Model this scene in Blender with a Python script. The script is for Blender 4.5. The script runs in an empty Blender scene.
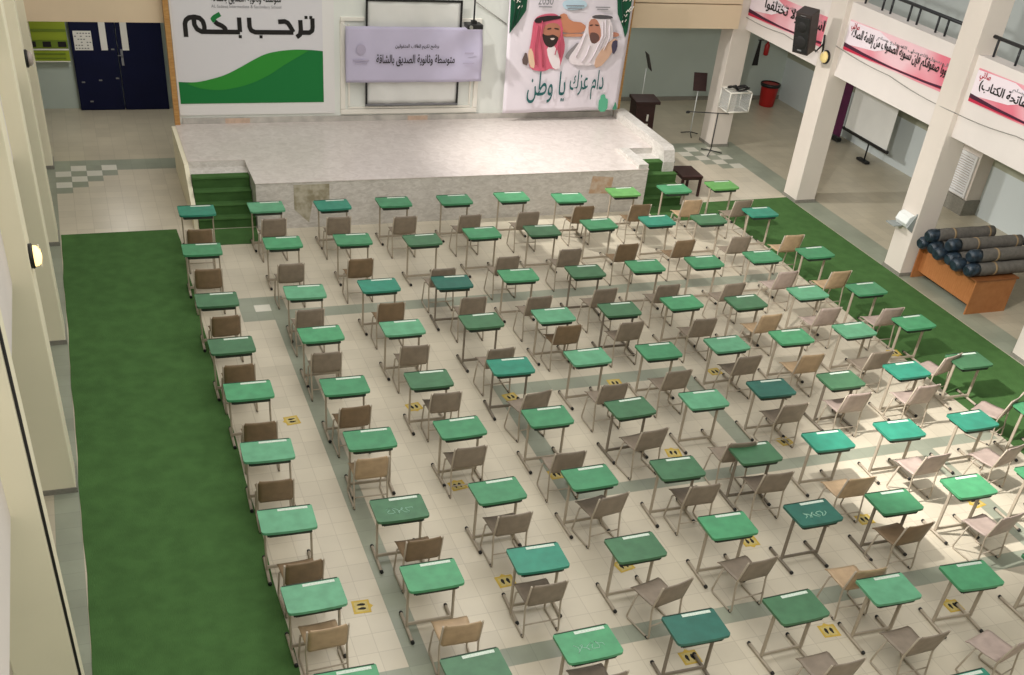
import bpy, bmesh, math, random
from mathutils import Vector, Matrix
random.seed(7)
C = bpy.context.scene.collection
PI = math.pi
# ------------------------------------------------------------------ materials
def mat(name, col, rough=.6, var=0, scale=6, metal=0, bump=0, col2=None, spec=.5, detail=4, bscale=60, rnd=0):
    m = bpy.data.materials.new(name); m.use_nodes = True
    nt = m.node_tree; b = nt.nodes['Principled BSDF']
    b.inputs['Roughness'].default_value = rough; b.inputs['Metallic'].default_value = metal
    b.inputs['Specular IOR Level'].default_value = spec
    c = (*col, 1); b.inputs['Base Color'].default_value = c
    out = None
    if var or col2:
        tc = nt.nodes.new('ShaderNodeTexCoord'); n = nt.nodes.new('ShaderNodeTexNoise')
        n.inputs['Scale'].default_value = scale; n.inputs['Detail'].default_value = detail
        if rnd:
            oi = nt.nodes.new('ShaderNodeObjectInfo'); ad = nt.nodes.new('ShaderNodeVectorMath'); ad.operation = 'ADD'
            mu = nt.nodes.new('ShaderNodeMath'); mu.operation = 'MULTIPLY'; mu.inputs[1].default_value = 37
            nt.links.new(oi.outputs['Random'], mu.inputs[0]); nt.links.new(tc.outputs['Object'], ad.inputs[0]); nt.links.new(mu.outputs[0], ad.inputs[1])
            nt.links.new(ad.outputs[0], n.inputs['Vector'])
        else:
            nt.links.new(tc.outputs['Object'], n.inputs['Vector'])
        r = nt.nodes.new('ShaderNodeValToRGB')
        lo = tuple(x * (1 - var) for x in col) if not col2 else col2
        hi = tuple(min(1, x * (1 + var * .6)) for x in col) if not col2 else col
        r.color_ramp.elements[0].position = .35; r.color_ramp.elements[1].position = .65
        r.color_ramp.elements[0].color = (*lo, 1); r.color_ramp.elements[1].color = (*hi, 1)
        nt.links.new(n.outputs['Fac'], r.inputs['Fac']); nt.links.new(r.outputs['Color'], b.inputs['Base Color'])
    if bump:
        n2 = nt.nodes.new('ShaderNodeTexNoise'); n2.inputs['Scale'].default_value = bscale
        bp = nt.nodes.new('ShaderNodeBump'); bp.inputs['Strength'].default_value = bump; bp.inputs['Distance'].default_value = .01
        nt.links.new(n2.outputs['Fac'], bp.inputs['Height']); nt.links.new(bp.outputs['Normal'], b.inputs['Normal'])
    return m

def emat(name, col, s):
    m = mat(name, col); b = m.node_tree.nodes['Principled BSDF']
    b.inputs['Emission Color'].default_value = (*col, 1); b.inputs['Emission Strength'].default_value = s
    return m

def tile_mat(name, col, groove, var=.06):
    """one floor tile per face: the face's own UV square gives the joint"""
    m = mat(name, col, .32, var, 1.3, detail=6); nt = m.node_tree; b = nt.nodes['Principled BSDF']
    src = b.inputs['Base Color'].links[0].from_socket
    uv = nt.nodes.new('ShaderNodeUVMap'); sx = nt.nodes.new('ShaderNodeSeparateXYZ'); nt.links.new(uv.outputs[0], sx.inputs[0])
    def mth(op, a, bb):
        n = nt.nodes.new('ShaderNodeMath'); n.operation = op
        for i, v in enumerate((a, bb)):
            if v is None: continue
            if isinstance(v, (int, float)): n.inputs[i].default_value = v
            else: nt.links.new(v, n.inputs[i])
        return n.outputs[0]
    def edge(s): return mth('MINIMUM', s, mth('SUBTRACT', 1.0, s))
    e = mth('MINIMUM', edge(sx.outputs[0]), edge(sx.outputs[1]))
    k = mth('LESS_THAN', e, .016)
    # each tile a touch lighter or darker
    wn = nt.nodes.new('ShaderNodeTexWhiteNoise'); wn.noise_dimensions = '3D'
    at = nt.nodes.new('ShaderNodeAttribute'); at.attribute_name = 'tile_id'
    nt.links.new(at.outputs['Vector'], wn.inputs['Vector'])
    hv = nt.nodes.new('ShaderNodeHueSaturation'); nt.links.new(src, hv.inputs['Color'])
    nt.links.new(mth('ADD', mth('MULTIPLY', wn.outputs['Value'], .1), .95), hv.inputs['Value'])
    mx = nt.nodes.new('ShaderNodeMix'); mx.data_type = 'RGBA'
    nt.links.new(mth('MULTIPLY', k, .3), mx.inputs['Factor']); nt.links.new(hv.outputs[0], mx.inputs[6]); mx.inputs[7].default_value = (*groove, 1)
    nt.links.new(mx.outputs[2], b.inputs['Base Color'])
    return m

def dado_mat(name, lowc, highc, z):
    m = mat(name, lowc, .6); nt = m.node_tree; b = nt.nodes['Principled BSDF']
    g = nt.nodes.new('ShaderNodeNewGeometry'); s = nt.nodes.new('ShaderNodeSeparateXYZ'); nt.links.new(g.outputs['Position'], s.inputs[0])
    c = nt.nodes.new('ShaderNodeMath'); c.operation = 'GREATER_THAN'; c.inputs[1].default_value = z; nt.links.new(s.outputs[2], c.inputs[0])
    mx = nt.nodes.new('ShaderNodeMix'); mx.data_type = 'RGBA'; nt.links.new(c.outputs[0], mx.inputs['Factor'])
    mx.inputs[6].default_value = (*lowc, 1); mx.inputs[7].default_value = (*highc, 1); nt.links.new(mx.outputs[2], b.inputs['Base Color'])
    return m

def wood_mat(name, a, bcol, sc=(1, 1, 9)):
    m = mat(name, a, .45); nt = m.node_tree; b = nt.nodes['Principled BSDF']
    tc = nt.nodes.new('ShaderNodeTexCoord'); mp = nt.nodes.new('ShaderNodeMapping'); mp.inputs['Scale'].default_value = sc
    n = nt.nodes.new('ShaderNodeTexNoise'); n.inputs['Scale'].default_value = 6; n.inputs['Detail'].default_value = 6
    r = nt.nodes.new('ShaderNodeValToRGB'); r.color_ramp.elements[0].color = (*a, 1); r.color_ramp.elements[1].color = (*bcol, 1)
    r.color_ramp.elements[0].position = .3; r.color_ramp.elements[1].position = .7
    nt.links.new(tc.outputs['Object'], mp.inputs[0]); nt.links.new(mp.outputs[0], n.inputs['Vector']); nt.links.new(n.outputs['Fac'], r.inputs['Fac']); nt.links.new(r.outputs[0], b.inputs['Base Color'])
    return m

def marble_mat(name, base, vein, sc=2.2):
    m = mat(name, base, .3); nt = m.node_tree; b = nt.nodes['Principled BSDF']
    tc = nt.nodes.new('ShaderNodeTexCoord'); mp = nt.nodes.new('ShaderNodeMapping'); mp.inputs['Rotation'].default_value = (.4, .5, .6); mp.inputs['Scale'].default_value = (1, 1, 2.2)
    n = nt.nodes.new('ShaderNodeTexNoise'); n.inputs['Scale'].default_value = sc; n.inputs['Detail'].default_value = 9; n.inputs['Roughness'].default_value = .68; n.inputs['Distortion'].default_value = 1.2
    r = nt.nodes.new('ShaderNodeValToRGB'); r.color_ramp.elements[0].color = (*vein, 1); r.color_ramp.elements[1].color = (*base, 1)
    r.color_ramp.elements[0].position = .36; r.color_ramp.elements[1].position = .62
    nt.links.new(tc.outputs['Object'], mp.inputs[0]); nt.links.new(mp.outputs[0], n.inputs['Vector']); nt.links.new(n.outputs['Fac'], r.inputs['Fac']); nt.links.new(r.outputs[0], b.inputs['Base Color'])
    return m

def glass_mat(name):
    m = mat(name, (.85, .88, .88), .15); b = m.node_tree.nodes['Principled BSDF']
    b.inputs['Alpha'].default_value = .28
    return m

# sRGB helper
def S(r, g, b):
    f = lambda v: ((v / 255 + .055) / 1.055) ** 2.4 if v > 10 else v / 255 / 12.92
    return (f(r), f(g), f(b))

# ------------------------------------------------------------------ geometry
class MB:
    def __init__(s): s.bm = bmesh.new(); s.mi = 0
    def _new(s, fs, smooth=False):
        for f in fs: f.material_index = s.mi; f.smooth = smooth
    def box(s, c, d, rot=None, bev=0):
        M = Matrix.Translation(c) @ (rot.to_4x4() if rot else Matrix()) @ Matrix.Diagonal((*d, 1))
        r = bmesh.ops.create_cube(s.bm, size=1, matrix=M); vs = r['verts']
        fs = {f for v in vs for f in v.link_faces}; s._new(fs)
        if bev:
            es = list({e for v in vs for e in v.link_edges})
            q = bmesh.ops.bevel(s.bm, geom=es, offset=bev, segments=2, affect='EDGES', profile=.5)
            s._new(q['faces'])
        return s
    def quad(s, pts):
        s._new([s.bm.faces.new([s.bm.verts.new(p) for p in pts])]); return s
    def tube(s, pts, r, seg=8, closed=False, cap=True):
        pts = [Vector(p) for p in pts]; n = len(pts); rings = []
        t0 = (pts[1] - pts[0]).normalized(); up = Vector((0, 0, 1)) if abs(t0.z) < .9 else Vector((1, 0, 0))
        nrm = t0.cross(up).normalized()
        for i, p in enumerate(pts):
            a = pts[i - 1] if i else (pts[-1] if closed else p); b = pts[(i + 1) % n] if (i < n - 1 or closed) else p
            t = (b - a).normalized(); nrm = (nrm - t * nrm.dot(t)).normalized(); bn = t.cross(nrm)
            rr = r[i] if isinstance(r, (list, tuple)) else r
            rings.append([s.bm.verts.new(p + (nrm * math.cos(2 * PI * k / seg) + bn * math.sin(2 * PI * k / seg)) * rr) for k in range(seg)])
        fs = []
        for i in range(n if closed else n - 1):
            A, B = rings[i], rings[(i + 1) % n]
            for k in range(seg): fs.append(s.bm.faces.new((A[k], A[(k + 1) % seg], B[(k + 1) % seg], B[k])))
        s._new(fs, True)
        if cap and not closed: s._new([s.bm.faces.new(rings[0][::-1]), s.bm.faces.new(rings[-1])])
        return s
    def prism(s, pts, vec):
        """closed outline pts (3D) swept by vec"""
        vec = Vector(vec); a = [s.bm.verts.new(p) for p in pts]; b = [s.bm.verts.new(Vector(p) + vec) for p in pts]; n = len(a)
        fs = [s.bm.faces.new(a[::-1]), s.bm.faces.new(b)]
        for i in range(n): fs.append(s.bm.faces.new((a[i], a[(i + 1) % n], b[(i + 1) % n], b[i])))
        s._new(fs); return s
    def grid(s, P, thick=None, smooth=True):
        """P[i][j] points; optional thickness vector"""
        n, m = len(P), len(P[0])
        def lay(off): return [[s.bm.verts.new(Vector(p) + off) for p in row] for row in P]
        A = lay(Vector((0, 0, 0))); fs = [s.bm.faces.new((A[i][j], A[i + 1][j], A[i + 1][j + 1], A[i][j + 1])) for i in range(n - 1) for j in range(m - 1)]
        s._new(fs, smooth)
        if thick is not None:
            B = lay(Vector(thick)); fs = [s.bm.faces.new((B[i][j], B[i][j + 1], B[i + 1][j + 1], B[i + 1][j])) for i in range(n - 1) for j in range(m - 1)]
            s._new(fs, smooth); rim = []
            for i in range(n - 1):
                rim.append((A[i][0], B[i][0], B[i + 1][0], A[i + 1][0])); rim.append((A[i][m - 1], A[i + 1][m - 1], B[i + 1][m - 1], B[i][m - 1]))
            for j in range(m - 1):
                rim.append((A[0][j], A[0][j + 1], B[0][j + 1], B[0][j])); rim.append((A[n - 1][j], B[n - 1][j], B[n - 1][j + 1], A[n - 1][j + 1]))
            s._new([s.bm.faces.new(f) for f in rim])
        return s
    def lathe(s, prof, c=(0, 0, 0), seg=24, M=None):
        rings = []
        M = M or Matrix()
        for r, z in prof: rings.append([s.bm.verts.new(Vector(c) + (M @ Vector((r * math.cos(2 * PI * k / seg), r * math.sin(2 * PI * k / seg), z)))) for k in range(seg)])
        fs = []
        for A, B in zip(rings, rings[1:]):
            for k in range(seg): fs.append(s.bm.faces.new((A[k], A[(k + 1) % seg], B[(k + 1) % seg], B[k])))
        s._new(fs, True); s._new([s.bm.faces.new(rings[0][::-1]), s.bm.faces.new(rings[-1])])
        return s
    def mesh(s, name, mats):
        bmesh.ops.recalc_face_normals(s.bm, faces=s.bm.faces[:])
        me = bpy.data.meshes.new(name); s.bm.to_mesh(me); s.bm.free()
        for m in (mats if isinstance(mats, (list, tuple)) else [mats]): me.materials.append(m)
        return me
    def build(s, name, mats, parent=None):
        o = bpy.data.objects.new(name, s.mesh(name, mats)); C.objects.link(o)
        if parent: o.parent = parent
        return o

def arc_fillet(pts, r, n=4):
    pts = [Vector(p) for p in pts]; out = [pts[0]]
    for a, b, c in zip(pts, pts[1:], pts[2:]):
        u = (a - b); v = (c - b); d = min(r, u.length * .45, v.length * .45); p = b + u.normalized() * d; q = b + v.normalized() * d
        for i in range(n + 1):
            t = i / n; out.append(p * (1 - t) ** 2 + b * 2 * t * (1 - t) + q * t * t)
    return out + [pts[-1]]

def tag(o, label, cat, group=None, kind=None):
    o['label'] = label; o['category'] = cat
    if group: o['group'] = group
    if kind: o['kind'] = kind
    return o
def thing(name, label, cat, loc=(0, 0, 0), rz=0, group=None):
    o = bpy.data.objects.new(name, None); C.objects.link(o); o.location = loc; o.rotation_euler = (0, 0, rz); o.empty_display_size = .1
    return tag(o, label, cat, group)
def struct(name, mb, m):
    o = mb.build(name, m); o['kind'] = 'structure'; return o
def copy_tree(o, parent=None):
    c = o.copy(); C.objects.link(c)
    if parent: c.parent = parent
    for ch in list(o.children): copy_tree(ch, c)
    return c

# ------------------------------------------------------------------ lettering
_F = {'ا': (0xFE8D, 2), 'أ': (0xFE83, 2), 'إ': (0xFE87, 2), 'ب': (0xFE8F, 4), 'ة': (0xFE93, 2), 'ت': (0xFE95, 4), 'ث': (0xFE99, 4), 'ج': (0xFE9D, 4), 'ح': (0xFEA1, 4), 'خ': (0xFEA5, 4),
      'د': (0xFEA9, 2), 'ذ': (0xFEAB, 2), 'ر': (0xFEAD, 2), 'ز': (0xFEAF, 2), 'س': (0xFEB1, 4), 'ش': (0xFEB5, 4), 'ص': (0xFEB9, 4), 'ض': (0xFEBD, 4), 'ط': (0xFEC1, 4), 'ظ': (0xFEC5, 4),
      'ع': (0xFEC9, 4), 'غ': (0xFECD, 4), 'ف': (0xFED1, 4), 'ق': (0xFED5, 4), 'ك': (0xFED9, 4), 'ل': (0xFEDD, 4), 'م': (0xFEE1, 4), 'ن': (0xFEE5, 4), 'ه': (0xFEE9, 4), 'و': (0xFEED, 2),
      'ى': (0xFEEF, 2), 'ي': (0xFEF1, 4), 'ؤ': (0xFE85, 2), 'L': (0xFEFB, 2)}
def shape_arabic(t):
    t = t.replace('لا', 'L'); out = []
    for i, ch in enumerate(t):
        if ch not in _F: out.append({'(': ')', ')': '('}.get(ch, ch)); continue
        base, n = _F[ch]
        prev = i > 0 and t[i - 1] in _F and _F[t[i - 1]][1] == 4
        nxt = n == 4 and i + 1 < len(t) and t[i + 1] in _F
        out.append(chr(base + (3 if prev and nxt else 2 if nxt else 1 if prev else 0)))
    return ''.join(reversed(out))
_TS = bpy.data.scenes.new('lettering_setup')
def _font_mesh(body, bold, res=3):
    cu = bpy.data.curves.new('lettering', 'FONT'); cu.body = body; cu.size = 1; cu.offset = bold; cu.resolution_u = res
    o = bpy.data.objects.new('lettering', cu); _TS.collection.objects.link(o); vl = _TS.view_layers[0]; vl.update()
    me = bpy.data.meshes.new_from_object(o.evaluated_get(vl.depsgraph))
    w = o.dimensions.x
    bpy.data.objects.remove(o); bpy.data.curves.remove(cu)
    return me, w
def _width(body): 
    me, w = _font_mesh(body, 0, 1); bpy.data.meshes.remove(me); return w
def letters(mb, text, origin, u, v, w=None, h=None, x1=None, bold=.0, arabic=True):
    """letters laid on a plane: u runs along the line, v is up; fitted to width w and height h"""
    body = shape_arabic(text) if arabic else text
    ref = _width('||'); vs = []; fs = []
    for i, ch in enumerate(body):
        if ch == ' ': continue
        adv = _width('|' + body[:i] + '|') - ref if i else 0
        me, _ = _font_mesh(ch, 0); k = len(vs)
        vs += [(p.co.x + adv, p.co.y) for p in me.vertices]; fs += [[a + k for a in p.vertices] for p in me.polygons]
        bpy.data.meshes.remove(me)
    xs = [p[0] for p in vs]; ys = [p[1] for p in vs]; sx = w / (max(xs) - min(xs)); sy = h / (max(ys) - min(ys)) if h else sx
    o = Vector(origin); u = Vector(u); v = Vector(v)
    nrm = u.cross(v).normalized()
    for k, (a, b) in enumerate(((0, 0), (1, .4), (-1, -.4), (.3, 1), (-.3, -1)) if bold else ((0, 0),)):
        bv = [mb.bm.verts.new(o + nrm * (k * .0004) + u * ((x - min(xs)) * sx + a * bold * sx) + v * ((y - min(ys)) * sy + b * bold * sy)) for x, y in vs]
        for f in fs:
            try:
                q = mb.bm.faces.new([bv[i] for i in f]); q.material_index = mb.mi
            except ValueError: pass
    return mb
# ------------------------------------------------------------------ palette
M = {}
M['cream'] = tile_mat('cream floor tile', S(203, 194, 174), S(140, 128, 110))
M['dull'] = tile_mat('arcade floor tile', S(188, 179, 158), S(138, 131, 114))
M['grey'] = tile_mat('grey green floor tile', S(150, 155, 138), S(115, 120, 108), .12)
M['white_tile'] = tile_mat('white floor tile', S(215, 212, 198), S(150, 150, 140))
M['wall'] = mat('white painted wall', S(230, 233, 227), .7, .03, 1.5)
M['column'] = mat('cream painted column', S(222, 212, 202), .65, .03, 1.2)
M['beam'] = mat('white painted beam', S(228, 220, 215), .65, .03, 1.2)
M['fascia'] = mat('beige fascia', S(226, 205, 175), .65, .03, 1)
M['plinth'] = mat('grey terrazzo plinth', S(135, 132, 122), .6, .12, 25)
M['dado'] = dado_mat('two tone wall', S(206, 214, 214), S(168, 170, 150), 1.12)
M['endwall'] = mat('grey green wall', S(184, 195, 187), .7, .03, 1)
M['upper'] = mat('pale upper wall', S(205, 212, 210), .7)
M['slab'] = mat('concrete slab', S(205, 200, 190), .8)
M['carpet'] = mat('green carpet', S(73, 107, 60), .95, .12, 4, bump=.5, bscale=300, spec=.1)
M['marble'] = marble_mat('white marble', S(218, 214, 208), S(192, 187, 180), 6)
M['marble_top'] = marble_mat('polished marble floor', S(222, 213, 208), S(204, 194, 188), 5)
M['skirt'] = mat('mottled marble skirting', S(205, 200, 192), .4, 0, 3.5, col2=S(176, 172, 166))
M['stain'] = mat('orange stained marble', S(206, 180, 160), .5, .12, 12)
M['trimwood'] = wood_mat('varnished timber trim', S(170, 120, 62), S(200, 155, 95))
M['white_mould'] = mat('white moulding', S(240, 236, 226), .5)
M['navy'] = mat('navy painted door', S(10, 16, 50), .65, .1, 3, spec=.2)
M['paper'] = mat('white paper', S(225, 222, 215), .8)
M['greyprint'] = mat('grey print', S(120, 120, 120), .8)
M['black'] = mat('black plastic', S(22, 22, 22), .5)
M['blackmetal'] = mat('black painted metal', S(30, 32, 36), .4)
M['chrome'] = mat('worn chrome', S(180, 180, 175), .3, metal=.8)
M['frame'] = mat('beige grey painted steel tube', S(172, 160, 142), .45, .08, 8)
M['frame_dark'] = mat('grey painted steel tube', S(126, 116, 102), .45, .1, 8)
M['shelf'] = mat('dark shelf', S(44, 58, 46), .6)
GREEN = {'bright': (76, 152, 106), 'mint': (96, 162, 124), 'mid': (70, 140, 98), 'dark': (70, 116, 82), 'teal': (48, 136, 112), 'deep': (42, 104, 90), 'yellow': (104, 166, 92)}
for k, c in GREEN.items(): M['g_' + k] = mat(k + ' green laminate', S(*c), .42, .13, 7, rnd=1, detail=7)
M['strip'] = mat('white name strip', S(216, 226, 214), .6, 0, 60, col2=S(188, 205, 190))
CH = {'brown': (130, 108, 82), 'taupe': (140, 127, 112), 'tan': (182, 156, 124), 'pale': (176, 158, 148)}
for k, c in CH.items(): M['c_' + k] = mat(k + ' plywood', S(*c), .5, .12, 9, rnd=1)
M['yellow'] = mat('yellow vinyl', S(196, 166, 66), .6, .1, 14)
M['yellow2'] = mat('pale yellow vinyl', S(196, 178, 112), .6, .15, 20)
M['column_l'] = mat('pale cream painted column', S(238, 231, 205), .65, .03, 1.2)
M['print_black'] = mat('black print', S(25, 22, 20), .8)
M['green_print'] = mat('green print', S(0, 118, 52), .7)
M['green_print2'] = mat('light green print', S(40, 142, 44), .7)
M['poster'] = mat('pale grey poster', S(222, 220, 224), .7)
M['poster_edge'] = mat('white panel', S(232, 230, 228), .7)
M['lav'] = mat('lavender cloth', S(196, 190, 214), .75, .04, 1.5)
M['lavprint'] = mat('faint grey lavender print', S(176, 168, 190), .8)
M['screen'] = mat('white projection fabric', S(226, 226, 222), .7, .03, 2)
M['cloth'] = mat('white printed cloth', S(226, 218, 226), .75, .03, 1.5)
PC = {'drape_l': (10, 84, 56), 'drape_r': (10, 84, 56), 'sky': (190, 214, 228), 'build': (198, 132, 100), 'build2': (198, 138, 108), 'build3': (190, 130, 108), 'greyL': (140, 134, 136), 'scarf_red': (206, 96, 118), 'thobe1': (232, 222, 224),
      'cloak1': (222, 190, 160), 'dark1': (96, 80, 76), 'face1': (176, 116, 92), 'beard1': (48, 34, 30), 'smile1': (225, 205, 195), 'brow1a': (60, 40, 34), 'brow1b': (60, 40, 34), 'agal1': (40, 28, 28), 'scarf_white': (228, 218, 222),
      'face2': (190, 130, 108), 'beard2': (104, 74, 68), 'brow2a': (70, 50, 46), 'brow2b': (70, 50, 46), 'agal2': (84, 80, 84), 'cloak2': (208, 170, 146), 'dark2': (72, 66, 88), 'fort': (92, 176, 140), 'fort2': (70, 140, 110)}
M['callig'] = mat('dark teal print', S(26, 92, 92), .7)
M['grey_txt'] = mat('grey letter print', S(130, 130, 134), .8)
M['pink'] = mat('pink banner print', S(238, 196, 204), .7, 0, .9, col2=S(226, 120, 138), detail=1)
M['pinkwhite'] = mat('pale pink banner print', S(240, 226, 234), .7)
M['crimson'] = mat('crimson banner print', S(196, 40, 70), .7)
M['plum'] = mat('plum banner print', S(70, 24, 50), .7)
M['redtxt'] = mat('red letter print', S(180, 30, 50), .7)
M['mahog'] = wood_mat('dark mahogany', S(46, 22, 22), S(62, 32, 30))
M['orange'] = wood_mat('orange brown veneer', S(164, 104, 58), S(180, 120, 72), (1, 8, 1))
M['orange2'] = wood_mat('brown veneer edge', S(120, 72, 38), S(140, 88, 48))
M['rollgrey'] = mat('grey rolled carpet', S(104, 100, 94), .9, .15, 14, bump=.4)
M['plastic_blue'] = mat('dark blue plastic wrap', S(38, 52, 64), .35, .55, 14, bump=.5, bscale=25)
M['tape'] = mat('tan tape band', S(150, 128, 96), .6)
M['red'] = mat('red plastic', S(170, 30, 28), .4)
M['purple'] = mat('purple fabric', S(86, 22, 66), .7, .2, 5)
M['acryl'] = glass_mat('clear acrylic sheet')
M['cable'] = mat('black cable', S(28, 26, 26), .6)
M['greycable'] = mat('grey cable', S(150, 146, 140), .6)
M['lamp_on'] = emat('lit bulkhead lens', S(255, 214, 140), 2.2)
M['lamp_dim'] = emat('yellow bulkhead lens', S(246, 220, 150), .25)
M['lamp_off'] = mat('frosted bulkhead lens', S(170, 158, 150), .3)
M['lime'] = mat('lime green board print', S(150, 168, 40), .7)
M['lime2'] = mat('olive board print', S(110, 132, 36), .7)
M['louver'] = mat('white louvre metal', S(232, 232, 232), .5)
M['bracket'] = mat('white plastic', S(226, 230, 228), .5)
M['steel_tray'] = mat('grey plastic', S(150, 156, 154), .5)

# ------------------------------------------------------------------ floor: one face per tile
def breaks(stripes, lo, hi, n=.298):
    out = []; cur = lo
    for a, b in stripes + [(hi, hi)]:
        k = max(1, round((a - cur) / n)); out += [cur + (a - cur) * i / k for i in range(k)]
        if b > a: out.append(a)
        cur = b
    return out + [hi]
XS = [(-2.5, -2.21), (.44, .68), (.68, .94), (.94, 1.19), (3.74, 4.02), (6.77, 7.04), (9.43, 9.71), (13.13, 13.43), (13.43, 13.72)]
YS = [(-16.1, -15.8), (-13.4, -13.1), (-10.83, -10.56), (-8.17, -7.93), (-5.46, -5.15), (-2.46, -2.14), (-2.14, -1.9), (-1.9, -1.62), (.7, 1.0), (4.56, 4.86), (4.86, 5.16)]
bx = breaks(XS, -6, 17.2); by = breaks(YS, -20.6, 8.6)
inr = lambda v, L: any(a - 1e-4 <= v <= b + 1e-4 for a, b in L)
bm = bmesh.new(); uvl = bm.loops.layers.uv.new('UVMap'); tid = bm.faces.layers.float_vector.new('tile_id')
V = [[bm.verts.new((x, y, 0)) for y in by] for x in bx]
for i in range(len(bx) - 1):
    for j in range(len(by) - 1):
        f = bm.faces.new((V[i][j], V[i + 1][j], V[i + 1][j + 1], V[i][j + 1]))
        for l, uvc in zip(f.loops, ((0, 0), (1, 0), (1, 1), (0, 1))): l[uvl].uv = uvc
        f[tid] = (i * 1.37, j * 2.11, 0)
        cx = (bx[i] + bx[i + 1]) / 2; cy = (by[j] + by[j + 1]) / 2
        hall = -2.3 < cx < 13.2 and cy < 4.6
        k = 0 if hall else 1
        if inr(cx, XS[3:4]) and hall and -11 < cy < -1.6: k = 2
        if inr(cx, XS[4:6]) and -8.17 < cy < -5.15: k = 2
        if inr(cx, XS[6:7]) and -10.83 < cy < -7.9: k = 2
        if inr(cy, YS[2:3]) and .44 < cx < 11.1: k = 2
        if inr(cy, YS[3:4]) and 3.74 < cx < 11.1: k = 2
        if inr(cy, YS[4:5]) and 3.74 < cx < 7.04: k = 2
        if inr(cy, YS[5:6]) and .44 < cx < 11.1: k = 2
        if inr(cx, XS[:1] + XS[7:]) and cy < 5.2: k = 2
        if inr(cy, YS[9:]) and (cx < .3 or cx > 10) and cx < 13.5: k = 2
        # chequered corners
        a = round((cx + 2.36) / .298); b = round((4.7 - cy) / .27)
        if -2.3 < cx < -.9 and 3.3 < cy < 4.95 and a + max(b, 0) <= 5: k = 2 if (a + b) % 2 else 3
        a = round((13.0 - cx) / .298)
        if 11.9 < cx < 13.1 and 3.4 < cy < 4.95 and a + max(b, 0) <= 5: k = 2 if (a + b) % 2 else 3
        # cross motif where the first stripes meet
        if .44 < cx < 1.19 and -2.46 < cy < -1.62: k = 2
        if .68 < cx < .94 and -2.14 < cy < -1.9: k = 3
        f.material_index = k
me = bpy.data.meshes.new('floor'); bm.to_mesh(me); bm.free()
for k in ('cream', 'dull', 'grey', 'white_tile'): me.materials.append(M[k])
fl = bpy.data.objects.new('floor', me); C.objects.link(fl); fl['kind'] = 'structure'

# ------------------------------------------------------------------ shell
m = MB(); m.box((5.6, 8.7, 2.5), (23.2, .2, 5)); struct('wall_far', m, M['endwall'])
m = MB(); m.box((17.3, -6.0, 1.36), (.2, 29.4, 2.72)); m.mi = 1; m.box((17.3, -6.0, 5.86), (.2, 29.4, 6.28)); struct('wall_right', m, [M['dado'], M['upper']])
m = MB(); m.box((-5.0, -6.0, 4.5), (.2, 29.4, 9)); struct('wall_left', m, M['dado'])
m = MB(); m.box((6.1, -20.6, 4.5), (22.6, .2, 9)); struct('wall_near', m, M['wall'])
m = MB(); m.box((15.38, -4.5, 2.82), (3.64, 26.4, .2)); struct('ceiling_right', m, M['slab'])
m = MB(); m.box((-3.75, -4.5, 2.9), (2.3, 26.4, .2)); struct('ceiling_left', m, M['slab'])
m = MB(); m.box((-1.1, 6.75, 2.9), (3.0, 3.7, .2)); m.box((11.9, 6.75, 2.9), (3.3, 3.7, .2)); struct('ceiling_far', m, M['slab'])
# wall behind the stage
m = MB(); m.box((5.22, 4.72, 4.5), (9.84, .2, 9)); struct('wall_stage', m, M['wall'])
m = MB(); m.box((.25, 4.6, 3.4), (.1, .16, 5.1)); struct('trim_1', m, M['trimwood'])
m = MB(); m.box((10.08, 4.6, 3.4), (.1, .16, 5.1)); struct('trim_2', m, M['trimwood'])
m = MB(); m.box((5.16, 4.6, .93), (9.6, .05, .12)); m.mi = 1; m.box((1.45, 4.57, .93), (.5, .012, .1)); m.box((5.3, 4.57, .925), (.45, .012, .09)); struct('baseboard_stage', m, [M['skirt'], M['stain']])
# fascia beams across the far passages
for nm, x0, x1 in (('trim_3', -2.5, .2), ('trim_4', 10.14, 12.98)):
    m = MB(); m.box(((x0 + x1) / 2, 4.85, 3.0), (x1 - x0, .25, .5)); m.box(((x0 + x1) / 2, 4.87, 3.9), (x1 - x0, .25, 1.26)); struct(nm, m, M['fascia'])
m = MB(); m.box((11.2, 8.58, .05), (12, .04, .1)); struct('baseboard_far', m, M['plinth'])
# columns
def column(name, x0, x1, y0, d=.52, cm='column'):
    m = MB(); xm = (x0 + x1) / 2
    m.box((xm, y0 + d / 2, 3.5), (x1 - x0, d, 7), bev=.012); m.mi = 1
    m.box((xm, y0 + d / 2, .035), (x1 - x0 + .03, d + .03, .07))
    return struct(name, m, [M[cm], M['plinth']])
for i, y in enumerate((4.72, .93, -2.71, -6.58, -10.8)): column('column_left_%d' % (i + 1), -2.75, -2.235, y, cm='column_l')
for i, (x, y) in enumerate(((12.93, 4.84), (13.12, 1.14), (13.13, -2.69), (13.15, -6.45), (13.15, -10.2))): column('column_right_%d' % (i + 1), x, x + .5, y)
# balcony beams
ly = [(-2.19, .93), (-6.06, -2.71), (-10.28, -6.58), (1.45, 4.72), (-14.6, -10.8)]
for i, (a, b) in enumerate(ly):
    m = MB(); m.box((-2.6, (a + b) / 2, 3.5), (.3, b - a, 1.4)); struct('beam_left_%d' % (i + 1), m, M['beam'])
ry = [(1.66, 4.84), (-2.17, 1.14), (-5.93, -2.69), (-9.68, -6.45)]
for i, (a, b) in enumerate(ry):
    m = MB(); m.box((13.42, (a + b) / 2, 3.42), (.34, b - a, 1.4)); struct('beam_right_%d' % (i + 1), m, M['beam'])

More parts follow.
